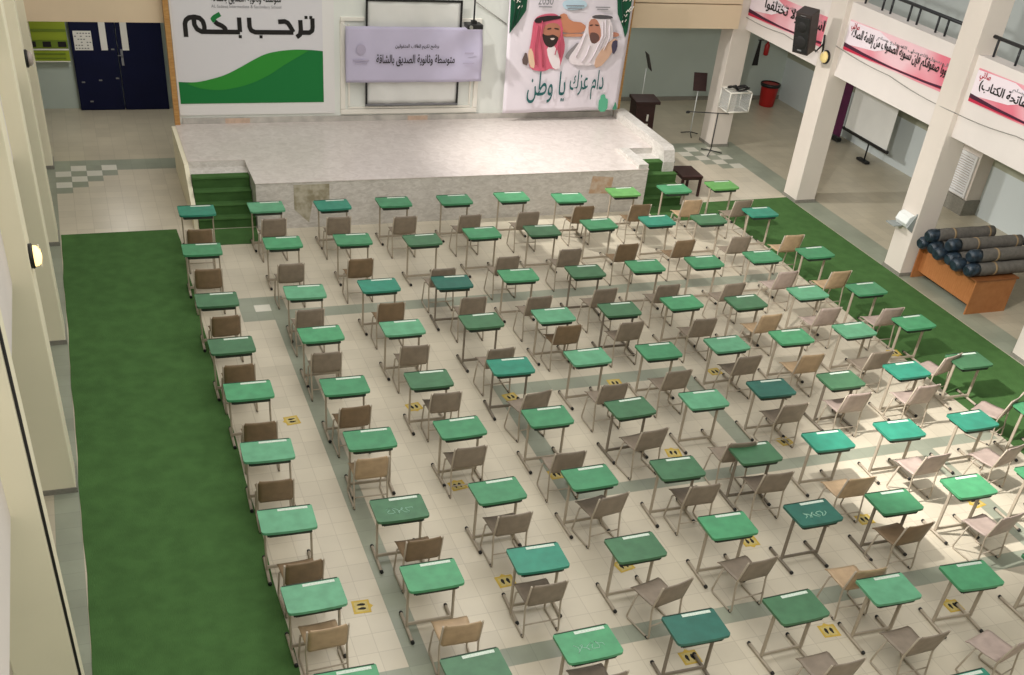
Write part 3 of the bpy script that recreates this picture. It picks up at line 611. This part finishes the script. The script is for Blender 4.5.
for rr, cc, x, y in DESKS:
    o = proto if first else copy_tree(proto); first = False
    yaw = math.radians(YAW.get((rr, cc), rng.uniform(-2, 2)))
    o.location = (x, y, .007 if (x > 10.75 or x < -.15 or (y > .5 and .2 < x < 1.24)) else .001); o.rotation_euler = (0, 0, yaw)
    key = KEY[COL[rr].split()[cc]]
    for ch in o.children:
        if ch.name.startswith('tabletop'): ch.data = tops[key]
    where = '%s from left in %s' % (ORD[cc] if cc else 'first', ROWN[rr])
    tag(o, '%s school desk, %s' % (WORD[key], where), 'desk', 'green school desks in rows')
    if (rr, cc) in ((7, 5), (8, 2), (6, 1)):                  # scribbles chalked on two tops; the third paints a glare in colour
        m = MB(); q = random.Random(rr * 9 + cc); m.tube([(-.17 + .3 * i / 26 + .03 * math.sin(i * 1.3), -.05 + .05 * math.sin(i * .8 + cc) + q.uniform(-.015, .015), .7462) for i in range(27)], .004 if rr != 7 else .006, 5)
        m.build('chalk_glare_scribble', M['chalk_glare'], [c for c in o.children if c.name.startswith('tabletop')][0])
    if (rr, cc) in DARKLEG:
        for ch in list(o.children):
            for q in [ch] + list(ch.children):
                if q.data.materials[0] == M['frame']:
                    dn = q.data.name + '_dk'
                    me = bpy.data.meshes.get(dn)
                    if not me: me = q.data.copy(); me.name = dn; me.materials[0] = M['frame_dark']
                    q.data = me

# ------------------------------------------------------------------ school chairs (back at y=0, facing +y)
def chair_proto():
    root = thing('school_chair', 'x', 'chair')
    m = MB(); P = []
    for i in range(9):
        x = -.2 + .4 * i / 8; row = []
        for j in range(9):
            t = j / 8; y = .03 + .40 * t; z = .44 - .012 * math.sin(PI * t) + (-.028 * max(0, (t - .8) / .2) ** 2) + .010 * (abs(x) / .2) ** 2 - .0
            k = 1 - .06 * (1 - t) if t < .99 else 1
            row.append((x * k, y, z))
        P.append(row)
    m.grid(P, (0, 0, -.012)); m.build('seat', M['c_taupe'], root)
    m = MB(); P = []
    for i in range(9):
        s = -1 + i / 4; row = []
        for j in range(9):
            t = j / 8; z = .455 + .37 * t; y = .005 - .088 * t - .018 * (1 - s * s) * min(1, t * 3) ; hw = .205 - .004 * t
            e = .02 if j in (0, 8) and i in (0, 8) else 0
            row.append((s * (hw - e), y, z))
        P.append(row)
    m.grid(P, (0, -.012, 0)); m.build('backrest', M['c_taupe'], root)
    for s in (-1, 1):
        X = s * .212
        m = MB(); m.tube(arc_fillet([(X, -.08, .812), (X, .015, .43), (X, -.035, .013), (X, .385, .013), (X * .97, .30, .405)], .045), .0115, 8); fr = m.build('side_frame', M['frame'], root)
        m = MB(); m.tube([(X, -.02, .0125), (X, .02, .0125)], .0128, 8); m.build('rubber_pad', M['black'], fr)
    m = MB(); m.tube([(-.212, -.014, .19), (.212, -.014, .19)], .009, 8); m.build('stretcher', M['frame'], root)
    m = MB(); m.tube([(-.206, .30, .405), (.206, .30, .405)], .0095, 8); m.build('seat_rail', M['frame'], root)
    return root
CC = {0: 'B T T T T T B B N T', 1: 'B T B T T T B B T N', 2: 'B T B T T T T T P N', 3: 'B T T T B T T N P P', 4: 'B B T T T T T N T P', 5: 'B N T T T T T P P P', 6: 'B B T T T T N P P', 7: 'N N T T T N B P', 8: '- - T - T T P'}
CK = {'B': 'brown', 'T': 'taupe', 'N': 'tan', 'P': 'pale'}
CW = {'brown': 'brown', 'taupe': 'grey brown', 'tan': 'tan', 'pale': 'pinkish tan'}
CYAW = {(4, 3): 9, (6, 3): 8, (7, 3): 12, (5, 4): 6, (4, 9): 14, (5, 9): 26, (8, 6): 14, (6, 8): 12, (7, 7): 8, (5, 5): -4, (7, 4): 5, (0, 9): 4, (7, 5): -3, (2, 8): 3, (8, 5): 2}
cproto = chair_proto(); shells = {}
for k in CH:
    for ch in cproto.children:
        if ch.name in ('seat', 'backrest'):
            me = ch.data.copy(); me.materials[0] = M['c_' + k]; shells[(k, ch.name)] = me
ZB = .60; first = True
for (rr, cc), (x, y) in sorted(CHAIRS.items()):
    o = cproto if first else copy_tree(cproto); first = False
    yaw = math.radians(CYAW.get((rr, cc), rng.uniform(-2.5, 2.5)))
    dx, dy = [(a, b) for r0, c0, a, b in DESKS if (r0, c0) == (rr, cc)][0]
    yy = min(y + .035, dy - .44)
    o.location = (x, yy, .007 if (x > 10.9 or x < -.05) else .001); o.rotation_euler = (0, 0, yaw)
    key = CK[CC[rr].split()[cc]]
    for ch in o.children:
        b = ch.name.split('.')[0]
        if b in ('seat', 'backrest'): ch.data = shells[(key, b)]
    tag(o, '%s school chair behind the %s desk from left in %s' % (CW[key], ORD[cc], ROWN[rr]), 'chair', 'school chairs behind the desks')

# ------------------------------------------------------------------ floor stickers
def sticker_proto():
    root = thing('floor_sticker', 'x', 'floor sticker')
    m = MB(); m.prism([(-.11, -.1, 0), (.11, -.1, 0), (.11, .1, 0), (.04, .1, 0), (0, .135, 0), (-.04, .1, 0), (-.11, .1, 0)], (0, 0, .0012)); m.build('vinyl', M['yellow'], root)
    m = MB(); m.box((0, 0, .0012), (.16, .15, .001)); m.build('pale_field', M['yellow2'], root)
    m = MB()
    for s in (-1, 1):
        m.prism([(s * .034 + a * .02, b * .05, .0016) for a, b in ((math.cos(t * PI / 6) * (1.15 if math.sin(t * PI / 6) > 0 else .8), math.sin(t * PI / 6)) for t in range(12))], (0, 0, .0012))
    m.build('footprint', M['print_black'], root); return root
STK = [(.64, -5.5, 'beside the left aisle'), (.67, -9.51, ''), (2.42, -5.49, ''), (3.92, -5.51, ''), (2.45, -7.51, ''), (2.42, -9.49, ''), (5.69, -5.43, ''), (3.85, -7.56, ''), (5.71, -7.43, ''), (3.94, -9.57, ''), (7.48, -5.42, ''), (7.52, -7.51, ''), (5.76, -9.51, ''), (4.0, -11.22, ''), (5.83, -11.25, ''), (7.63, -11.26, ''), (9.43, -9.5, ''), (7.58, -9.47, ''), (11.0, -5.45, '')]
sp = sticker_proto(); first = True
DX = [(r0, c0, a, b) for r0, c0, a, b in DESKS]
for x, y, _ in STK:
    o = sp if first else copy_tree(sp); first = False
    o.location = (x, y, .0075 if x > 10.9 else .0008); o.rotation_euler = (0, 0, rng.choice((0, PI / 2, -PI / 2, PI)) + rng.uniform(-.2, .2))
    r0, c0, a, b = min(DX, key=lambda d: (d[2] - x) ** 2 + (d[3] - y) ** 2)
    tag(o, 'yellow footprint sticker on the floor by desk %s from left, %s' % (ORD[c0], ROWN[r0]), 'floor sticker', 'yellow footprint stickers')
# ------------------------------------------------------------------ far left: door, boards
r = thing('door_1', 'dark navy double door with two pale narrow windows', 'door', (-.6, 8.45, 0))
m = MB(); m.box((-1.08, 8.45, 1.1), (.95, .05, 2.18)); m.box((-.1, 8.45, 1.1), (.97, .05, 2.18)); part(m, 'door_leaf', M['navy'], r)
m = MB(); m.box((-.87, 8.42, 1.6), (.14, .012, .6)); part(m, 'window_strip', M['paper'], r)
m = MB(); m.box((-.42, 8.42, 1.6), (.14, .012, .6)); part(m, 'window_strip', M['paper'], r)
m = MB(); m.box((-.52, 8.415, 1.15), (.05, .02, .34)); m.tube([(-.52, 8.40, 1.2), (-.52, 8.37, 1.2), (-.62, 8.37, 1.2)], .012); part(m, 'handle', M['grey_txt'], r)
m = MB()
for x, z in ((-1.42, .62), (-1.05, .66), (-.68, .7), (-1.3, .2), (-.7, 1.32)): m.box((x, 8.422, z), (.07, .006, .03))
part(m, 'scuff_mark', M['greyprint'], r); r['kind'] = 'structure'
for k in ('label', 'category'):
    pass
r = thing('notice_sheet', 'white printed notice taped to the navy door', 'notice', (-1.3, 8.42, 1.3))
m = MB(); m.box((-1.3, 8.42, 1.5), (.38, .006, .4)); part(m, 'sheet', M['paper'], r)
m = MB(); random.seed(5)
for i in range(6):
    for j in range(6):
        if random.random() < .75: m.box((-1.45 + .06 * i, 8.416, 1.34 + .062 * j), (.035, .003, .022))
part(m, 'print', M['greyprint'], r)
r = thing('notice_board', 'lime green notice board with dark panels left of the navy door', 'notice board', (-2.0, 8.44, 1.1))
m = MB(); m.box((-2.05, 8.464, 1.57), (.86, .03, 1.02)); part(m, 'board', M['lime'], r)
m = MB(); m.box((-2.05, 8.43, 1.42), (.86, .012, .16)); m.box((-2.05, 8.43, 1.7), (.86, .012, .05)); m.box((-2.05, 8.43, 1.22), (.7, .012, .03)); m.box((-2.05, 8.43, 1.13), (.7, .012, .02)); part(m, 'olive_band', M['lime2'], r)
m = MB()
for x in (-2.36, -2.05, -1.74): m.box((x, 8.42, 1.42), (.17, .01, .11))
part(m, 'dark_panel', M['print_black'], r)
m = MB(); m.box((-2.05, 8.43, 1.31), (.86, .014, .03)); m.box((-2.05, 8.43, 1.06), (.86, .014, .02)); part(m, 'white_line', M['white_mould'], r)

# ------------------------------------------------------------------ bulkhead lamps
def bulkhead(loc_, rz, label, lens):
    r = thing('bulkhead_lamp', label, 'lamp', loc_, rz)       # local: base on wall plane, lens towards +x
    R = Matrix.Rotation(PI / 2, 4, 'Y')
    m = MB(); m.lathe([(.13, 0), (.135, .03), (.12, .045)], seg=24, M=R); m.build('base', M['black'], r)
    m = MB(); m.lathe([(.112, .045), (.105, .08), (.075, .11), (.02, .122)], seg=24, M=R); m.build('lens', M[lens], r)
    m = MB(); m.box((.105, 0, 0), (.012, .012, .25)); m.box((.09, 0, .07), (.06, .012, .012)); m.build('cage', M['white_mould'], r)
    return r
bulkhead((-2.235, -6.42, 3.03), 0, 'glowing bulkhead lamp on the nearer left column', 'lamp_on')
bulkhead((-2.235, 1.08, 3.06), 0, 'unlit bulkhead lamp on the farther left column near the notice board', 'lamp_off')
bulkhead((13.12, 1.36, 3.02), PI, 'round yellow bulkhead lamp on the column below the loudspeaker', 'lamp_dim')
# conduit along the nearest left column
o = MB().tube([(-2.222, -10.79, .1), (-2.222, -10.79, 6.8)], .012).build('black_conduit', M['cable']); tag(o, 'black cable running down the nearest left column', 'cable')

# ------------------------------------------------------------------ right arcade
def wall_banner(y0, y1, zl0, zl1, zr0, zr1, label, text, tx, small, x=13.235, logo=True):
    """y0 far (left in view) .. y1 near; z bottom/top at both ends"""
    r = thing('pink_banner', label, 'banner', (x, (y0 + y1) / 2, zl0), 0, 'pink banners on the balcony')
    zz = lambda t, v: (zl0 + (zr0 - zl0) * t) * (1 - v) + (zl1 + (zr1 - zl1) * t) * v
    pt = lambda t, v, d=0: (x - d, y0 + (y1 - y0) * t, zz(t, v))
    m = MB(); m.grid([[pt(i / 24, j / 6) for j in range(7)] for i in range(25)], (.006, 0, 0), False); part(m, 'cloth', M['pink'], r)
    m = MB(); m.prism([pt(0, .2, .004), pt(.0, .95, .004), pt(.3, .98, .004), pt(.5, .7, .004), pt(.3, .35, .004)], (-.002, 0, 0)); part(m, 'pale_field', M['pinkwhite'], r)
    top = [(t, .17 - .05 * math.sin(t * PI)) for t in [i / 12 for i in range(13)]]
    m = MB(); m.prism([pt(t, v, .008) for t, v in top] + [pt(t, .02 + .06 * t, .008) for t in [1 - i / 12 for i in range(13)]], (-.002, 0, 0)); part(m, 'crimson_swoosh', M['crimson'], r)
    m = MB(); m.prism([pt(0, .25, .012), pt(.2, .17, .012), pt(.5, .11, .012), pt(.8, .13, .012), pt(1, .2, .012), pt(1, .12, .012), pt(.8, .07, .012), pt(.5, .06, .012), pt(.2, .08, .012), pt(0, .12, .012)], (-.002, 0, 0)); part(m, 'plum_swoosh', M['plum'], r)
    L = abs(y1 - y0); u = Vector((0, (y1 - y0) / L, (zr0 - zl0) / L)); v = UZ
    m = MB(); letters(m, text, pt(tx[0], tx[2], .016), u, v, L * (tx[1] - tx[0]), .26, bold=.022); part(m, 'lettering', M['print_black'], r)
    m = MB(); letters(m, small, pt(small_pos[0], .72, .016), u, v, L * (small_pos[1] - small_pos[0]), .08, bold=.01); part(m, 'small_lettering', M['grey_txt'], r)
    if logo:
        m = MB(); letters(m, 'صلاتي', pt(.03, .68, .016), u, v, .26, .16, bold=.02); part(m, 'red_logo', M['redtxt'], r)
    return r
small_pos = (.3, .97)
wall_banner(1.04, -2.27, 3.25, 3.82, 3.32, 3.90, 'long pink banner on the balcony between the speaker column and the next', 'سووا صفوفكم فإن تسوية الصفوف من إقامة الصلاة', (.05, .98, .36), 'قال رسول الله صلى الله عليه وسلم')
wall_banner(4.82, 1.68, 3.02, 3.62, 3.10, 3.68, 'pink banner on the balcony partly behind the loudspeaker', 'استووا ولا تختلفوا', (.2, .95, .4), 'قال رسول الله صلى الله عليه وسلم', x=13.24)
wall_banner(-2.82, -5.9, 3.38, 3.94, 3.43, 4.0, 'pink banner on the balcony nearest the right edge', 'لا صلاة لمن لم يقرأ بفاتحة الكتاب)', (.05, .97, .34), 'قال رسول الله صلى الله عليه وسلم')
# railings
for (a, b), lab in zip(ry[:3], ('behind the loudspeaker', 'above the long pink banner', 'above the nearest pink banner')):
    r = thing('balcony_railing', 'black metal railing on the balcony %s' % lab, 'railing', (13.5, (a + b) / 2, 4.12))
    m = MB(); m.tube([(13.45, a, 4.42), (13.45, b, 4.42)], .03, 10); part(m, 'handrail', M['blackmetal'], r)
    n = 8
    for i in range(n):
        y = a + (b - a) * (i + .5 + (.18 if i % 2 else -.18)) / n
        m = MB(); m.tube([(13.45, y, 4.12), (13.45, y, 4.42)], .022, 8); part(m, 'post', M['blackmetal'], r)
# loudspeaker
r = thing('loudspeaker', 'black loudspeaker hung on the column beside the pink banner', 'loudspeaker', (12.56, 1.42, 3.12), math.radians(-62))
r.rotation_euler[0] = .27
m = MB(); w, d, h = .36, .31, .82
m.box((0, 0, h / 2), (w, d, h), bev=.012); m.build('cabinet', mat('brown black cabinet', S(52, 42, 40), .5), r)
m = MB(); m.box((0, -d / 2 - .01, h / 2 - .02), (w - .03, .02, h - .12), bev=.008); m.build('grille', M['black'], r)
for z, q in ((.24, .14), (.55, .11)):
    m = MB(); m.lathe([(q, 0), (q * .9, .012), (q * .35, .004), (.01, .012)], (0, -d / 2 - .017, z), 24, Matrix.Rotation(PI / 2, 4, 'X')); m.build('cone', M['cable'], r)
m = MB(); m.box((0, -d / 2 - .024, .09), (.09, .008, .03)); m.box((0, -d / 2 - .012, h - .05), (.12, .008, .012)); m.build('badge', M['greyprint'], r)
m = MB(); m.tube([(0, .16, .12), (.12, .3, -.1), (.2, .42, .02)], .02, 8); m.tube([(.2, .44, -.16), (.2, .44, .2)], .022, 8); m.build('wall_bracket', M['blackmetal'], r)
# cables
def cab(pts, label, rr=.008, mm='greycable'):
    q = []
    for a, b in zip(pts, pts[1:]):
        a = Vector(a); b = Vector(b)
        for i in range(8):
            t = i / 8; p = a.lerp(b, t); p.z -= .07 * (a - b).length / 4 * math.sin(PI * t); q.append(p)
    q.append(Vector(pts[-1])); o = MB().tube(q, rr, 6).build('sagging_cable', M[mm]); tag(o, label, 'cable')
cab([(13.1, 1.12, 3.3), (13.2, -.6, 3.2), (13.12, -2.72, 3.15)], 'grey cable sagging under the long pink banner')
cab([(13.2, 4.82, 2.98), (13.2, 3.2, 3.02), (13.1, 1.7, 3.05)], 'grey cable sagging under the banner behind the loudspeaker')
cab([(13.12, -2.7, 3.15), (13.2, -4.2, 3.22), (13.2, -5.9, 3.3)], 'grey cable under the pink banner nearest the right edge')

# things at the first right column
r = thing('cable_cage', 'clear box with white edges and black cables on the first right column', 'cage', (13.25, 4.6, .9))
X0, X1, Yc0, Yc1, Z0, Z1 = 12.94, 13.52, 4.38, 4.83, .98, 1.42
m = MB()
for a, b in (((X0, Yc0), (X1, Yc0)), ((X1, Yc0), (X1, Yc1)), ((X1, Yc1), (X0, Yc1)), ((X0, Yc1), (X0, Yc0))):
    for z in (Z0, Z1): m.tube([(*a, z), (*b, z)], .016, 6)
    m.tube([(*a, Z0), (*a, Z1)], .016, 6)
part(m, 'edge_frame', M['white_mould'], r)
m = MB(); m.box(((X0 + X1) / 2, (Yc0 + Yc1) / 2, (Z0 + Z1) / 2), (X1 - X0 - .03, Yc1 - Yc0 - .03, Z1 - Z0 - .03)); part(m, 'clear_panel', M['acryl'], r)
m = MB(); m.box((13.23, 4.84, 1.2), (.1, .02, .3)); part(m, 'wall_plate', M['white_mould'], r)
r2 = thing('coiled_cables', 'coils of black cable lying on the clear box', 'cable', (13.3, 4.6, 1.44))
for k, (cx, cy, rad) in enumerate(((13.38, 4.6, .15), (13.34, 4.62, .13), (13.08, 4.6, .1))):
    m = MB(); m.tube([(cx + rad * math.cos(t * PI / 9), cy + rad * .8 * math.sin(t * PI / 9), 1.455 + .022 * k + .03 * math.sin(t * .5 + k)) for t in range(18)], .024, 6, True); part(m, 'coil', M['cable'], r2)

def stand_sign(px, py, h, label, rz):
    r = thing('sheet_stand', label, 'music stand', (px, py, 0), rz)
    m = MB(); m.tube([(0, 0, .06), (0, 0, h)], .014); m.build('pole', M['bracket'], r)
    for k in range(3):
        a = k * 2 * PI / 3 + .4; m = MB(); m.tube([(0, 0, .08), (.25 * math.cos(a), .25 * math.sin(a), .012)], .012); m.build('leg', M['black'], r)
    m = MB(); m.box((0, -.03, h + .18), (.34, .015, .42), Matrix.Rotation(math.radians(-20), 3, 'X'), bev=.004); m.build('board', M['mahog'], r)
stand_sign(12.85, 5.75, 1.12, 'sheet stand with a brown board beside the first right column', math.radians(-12))
stand_sign(12.3, 7.6, 1.1, 'sheet stand with a dark board far behind the lectern', math.radians(80))
r = thing('microphone_stand', 'black microphone stand with a long boom beside the first right column', 'microphone stand', (12.72, 4.42, 0))
m = MB(); m.tube([(0, 0, .04), (0, 0, .95)], .014); m.build('pole', M['blackmetal'], r)
m = MB(); m.tube([(-.78, 0, 1.0), (.3, 0, .93)], .011); m.build('boom', M['blackmetal'], r)
m = MB(); m.lathe([(.02, 0), (.032, .03), (.03, .08), (.012, .1)], (-.78, 0, .99), 12, Matrix.Rotation(-PI / 2, 4, 'Y')); m.build('microphone', M['black'], r)
for k in range(3):
    a = k * 2 * PI / 3 - .2; m = MB(); m.tube([(0, 0, .07), (.3 * math.cos(a), .3 * math.sin(a), .012)], .012); m.build('leg', M['blackmetal'], r)
# lectern
r = thing('lectern', 'dark mahogany lectern behind the right end of the stage', 'lectern', (11.52, 5.95, 0), math.radians(-4))
m = MB(); m.prism([(-.25, -.2, .03), (.25, -.2, .03), (.22, -.2, .78), (-.28, -.2, .78)], (0, .42, 0)); m.build('body', M['mahog'], r)
m = MB(); m.box((0, 0, .83), (.66, .5, .07), Matrix.Rotation(math.radians(6), 3, 'X'), bev=.012); m.build('reading_top', M['mahog'], r)
m = MB(); m.box((0, 0, .02), (.6, .48, .04), bev=.008); m.build('base', M['mahog'], r)
m = MB(); m.box((.05, -.206, .45), (.05, .01, .16)); m.box((.05, -.206, .28), (.07, .01, .05)); m.build('emblem', M['white_mould'], r)
# brown table beside right steps
r = thing('coffee_table', 'low dark brown table beside the right stage steps', 'table', (10.78, 2.1, 0), math.radians(-4))
m = MB(); m.box((0, 0, .43), (.5, .68, .05), bev=.008); m.build('tabletop', M['mahog'], r)
for sx in (-1, 1):
    for sy in (-1, 1):
        m = MB(); m.box((sx * .21, sy * .3, .2), (.05, .05, .41)); m.build('leg', M['mahog'], r)
m = MB(); m.box((0, 0, .385), (.42, .58, .05)); m.build('apron', M['mahog'], r)
# red bin
r = thing('waste_bin', 'red round waste bin with black lining against the far wall', 'bin', (16.45, 8.0, 0))
m = MB(); m.lathe([(.19, .0), (.205, .02), (.25, .56), (.265, .58)]); m.build('bucket', M['red'], r)
m = MB(); m.lathe([(.268, .52), (.28, .56), (.278, .6), (.24, .61), (.22, .5)]); m.build('bin_liner', M['black'], r)
# on the far right wall
r = thing('fire_extinguisher', 'small red extinguisher high on the far wall above the bin', 'extinguisher', (16.34, 8.4, 1.25))
m = MB(); m.lathe([(.05, 1.22), (.07, 1.24), (.07, 1.48), (.03, 1.54), (.02, 1.58)], (16.34, 8.41, 0), 16); part(m, 'cylinder', M['red'], r)
m = MB(); m.box((16.34, 8.42, 1.6), (.04, .1, .03)); part(m, 'valve', M['black'], r)
r = thing('black_pennant', 'narrow black pennant hanging on the far wall beside the extinguisher', 'pennant', (16.1, 8.45, 1))
m = MB(); m.prism([(16.02, 8.46, .94), (16.2, 8.46, .94), (16.15, 8.46, 1.6), (16.1, 8.46, 1.6)], (0, .02, 0)); part(m, 'cloth', M['cable'], r)
m = MB(); m.tube([(16.04, 8.45, 1.6), (16.22, 8.45, 1.6)], .012); part(m, 'rod', M['black'], r)
# roll-up banner purple
r = thing('roll_up_banner', 'tall purple roll up banner beside the white screen', 'banner', (16.75, 5.05, 0))
m = MB(); m.box((16.75, 5.05, 1.05), (.012, .42, 1.8)); part(m, 'fabric', M['purple'], r)
m = MB(); m.box((16.75, 5.05, .08), (.14, .46, .1), bev=.01); part(m, 'base', M['black'], r)
m = MB(); m.box((16.74, 5.05, 1.72), (.016, .3, .12)); m.box((16.74, 5.05, 1.5), (.016, .2, .1)); part(m, 'print', M['print_black'], r)
# portable screen
r = thing('portable_screen', 'white portable screen on a black stand against the arcade wall', 'screen', (16.55, 3.5, 0))
m = MB(); m.box((16.55, 3.6, 1.4), (.012, 1.76, 1.75)); part(m, 'fabric', M['screen'], r)
m = MB(); m.box((16.55, 3.6, .5), (.07, 1.9, .07), bev=.012); part(m, 'lower_case', M['black'], r)
m = MB(); m.tube([(16.58, 3.45, .04), (16.58, 3.45, 2.2)], .02); part(m, 'post', M['blackmetal'], r)
m = MB(); m.box((16.55, 3.45, .04), (.14, .4, .06), bev=.012); part(m, 'foot', M['black'], r)
# pilaster with louvre
m = MB(); m.box((17.02, .5, 1.36), (.4, 1.05, 2.72)); m.mi = 1; m.box((17.0, .5, .17), (.46, 1.1, .34)); struct('pilaster_right', m, [M['column'], M['plinth']])
r = thing('louvre_grille', 'white louvred vent grille on the arcade pilaster', 'vent', (16.8, .45, .35))
m = MB()
for c, d in (((16.8, .46, .4), (.04, .84, .06)), ((16.8, .46, 1.26), (.04, .84, .06)), ((16.8, .07, .83), (.04, .06, .8)), ((16.8, .85, .83), (.04, .06, .8))): m.box(c, d)
part(m, 'surround', M['louver'], r)
m = MB()
for i in range(16): m.box((16.8, .46, .46 + i * .051), (.03, .74, .03), Matrix.Rotation(.6, 3, 'Y'))
part(m, 'slats', M['louver'], r)
# navy door at right edge
m = MB(); m.box((17.18, -2.2, 1.05), (.06, 1.0, 2.1)); m.mi = 1; m.box((17.15, -1.8, 1.0), (.03, .04, .14)); struct('door_2', m, [M['navy'], M['chrome']])
# paper holder on column
r = thing('wall_dispenser', 'white plastic holder fixed to the column above the rolled carpets', 'dispenser', (13.1, -2.45, 1.0))
m = MB(); m.prism([(13.12, -2.6, .95), (13.12, -2.6, 1.2), (13.02, -2.6, 1.16), (12.97, -2.6, 1.04), (13.02, -2.6, .96)], (0, .34, 0)); part(m, 'body', M['bracket'], r)
m = MB(); m.prism([(13.125, -2.66, .88), (13.125, -2.66, 1.25), (12.97, -2.66, .98)], (0, .03, 0)); m.box((12.98, -2.3, .94), (.26, .26, .02)); part(m, 'bracket', M['steel_tray'], r)
# teacher desk and rolls
r = thing('teacher_desk', 'orange brown wooden desk under a heap of rolled carpets', 'desk', (13.85, -3.55, 0))
m = MB(); m.box((13.85, -3.56, .665), (1.0, 1.7, .03), bev=.004); part(m, 'desktop', M['orange2'], r)
for y in (-4.38, -2.75): m = MB(); m.box((13.84, y, .325), (.94, .03, .65)); part(m, 'end_panel', M['orange'], r)
m = MB(); m.box((13.5, -3.56, .39), (.02, 1.6, .52)); part(m, 'front_panel', M['orange'], r)
LAB = ['nearest the camera in the lower layer', 'second in the lower layer', 'third in the lower layer', 'fourth in the lower layer', 'fifth in the lower layer', 'farthest in the lower layer', 'on top at the near end', 'on top in the middle', 'on top nearest the column']
RL = [(-4.2, .802, 13.22, 14.85), (-3.95, .802, 13.12, 14.8), (-3.7, .802, 13.18, 14.75), (-3.45, .802, 13.1, 14.8), (-3.2, .802, 13.18, 14.85), (-2.95, .802, 13.12, 14.7), (-4.08, 1.015, 13.28, 14.9), (-3.58, 1.015, 13.2, 14.9), (-3.1, 1.01, 13.1, 14.65)]
for (y, z, xa, xb), lab in zip(RL, LAB):
    r = thing('rolled_carpet', 'grey rolled carpet with blue plastic end, %s' % lab, 'rolled carpet', (xa, y, z - .12), 0, 'rolled carpets on the wooden desk')
    rr = .12; m = MB(); n = 14; P = []
    m.tube([(xa + .16 + (xb - xa - .16) * i / n, y + .006 * math.sin(i * 1.3 + y * 7), z) for i in range(n + 1)], [rr * (1 - .03 * math.sin(i * 2.1 + y) ** 2) for i in range(n + 1)], 16); part(m, 'roll', M['rollgrey'], r)
    m = MB(); m.tube([(xa, y, z - .01), (xa + .06, y, z), (xa + .17, y, z), (xa + .24, y, z)], [rr * .7, rr * 1.0, rr * 1.04, rr * .99], 16); part(m, 'plastic_wrap', M['plastic_blue'], r)
    for t in (.36, .9): m = MB(); m.tube([(xa + (xb - xa) * t, y, z), (xa + (xb - xa) * t + .04, y, z)], rr * 1.02, 16); part(m, 'tape_band', M['tape'], r)

# ------------------------------------------------------------------ light
w = bpy.data.worlds.new('hall_daylight'); bpy.context.scene.world = w; w.use_nodes = True
bg = w.node_tree.nodes['Background']; bg.inputs[0].default_value = (1.0, .965, .91, 1); bg.inputs[1].default_value = AMB
def flood(loc_, target, energy, ang=80, blend=.6, rad=.3, col=(1, .96, .91)):
    l = bpy.data.lights.new('flood_light', 'SPOT'); l.energy = energy; l.spot_size = math.radians(ang); l.spot_blend = blend; l.shadow_soft_size = rad; l.color = col
    o = bpy.data.objects.new('flood_light', l); C.objects.link(o); o.location = loc_
    o.rotation_euler = (Vector(target) - Vector(loc_)).to_track_quat('-Z', 'Y').to_euler(); return o
def unseen_overhead_light(loc_, size, energy, col=(1, .97, .92)):
    l = bpy.data.lights.new('unseen_overhead_light', 'AREA'); l.shape = 'RECTANGLE'; l.size, l.size_y = size; l.energy = energy; l.color = col
    o = bpy.data.objects.new('unseen_overhead_light', l); C.objects.link(o); o.location = loc_; return o
flood((4.2, -8.6, 6.2), (10.7, -9.0, 0), 4200, 44, .9, .10)
flood((4.1, -8.5, 6.3), (13.4, -3.0, 2.4), 2300, 70, .8, .12)
flood((2.6, 2.4, 6.8), (10.6, 1.4, 0), 2900, 66, 1.0, .12)
unseen_overhead_light((3.5, -5, 9.2), (8, 12), 560)
unseen_overhead_light((2.0, -16, 8.5), (6, 3), 330)  # fill light added behind the camera to brighten faces turned towards it
unseen_overhead_light((15.3, 6, 2.65), (.6, 1.2), 12); unseen_overhead_light((15.3, 0, 2.65), (.6, 1.2), 10); unseen_overhead_light((15.3, -5, 2.65), (.6, 1.2), 10)  # fill lights added under the slab to brighten the arcade
unseen_overhead_light((-1.0, 6.8, 2.7), (.6, .6), 24); unseen_overhead_light((12.0, 6.8, 2.7), (.6, .6), 12)  # more added fill, lifting the two far passages
# ------------------------------------------------------------------ camera
cam = bpy.data.cameras.new('camera'); co = bpy.data.objects.new('camera', cam); C.objects.link(co)
yaw, pit, rol, f, cy = 0.41791376, 0.66525195, 0.11419725, 1050.794, 198.55
fw = Vector((math.sin(yaw) * math.cos(pit), math.cos(yaw) * math.cos(pit), -math.sin(pit)))
rt = Vector((math.cos(yaw), -math.sin(yaw), 0)); up = rt.cross(fw)
r2 = math.cos(rol) * rt + math.sin(rol) * up; u2 = -math.sin(rol) * rt + math.cos(rol) * up
mw = Matrix((r2, u2, -fw)).transposed().to_4x4(); mw.translation = (-1.41826904, -18.1683285, 8.13332375); co.matrix_world = mw
cam.sensor_fit = 'HORIZONTAL'; cam.sensor_width = 36; cam.lens = f / 1024 * 36; cam.shift_y = cy / 1024; cam.clip_start = .1; cam.clip_end = 200
sc = bpy.context.scene; sc.camera = co
bpy.data.scenes.remove(_TS)
vs = sc.view_settings; vs.view_transform = 'Standard'; vs.look = 'None'; vs.gamma = 1; vs.exposure = EXPO; vs.use_curve_mapping = False
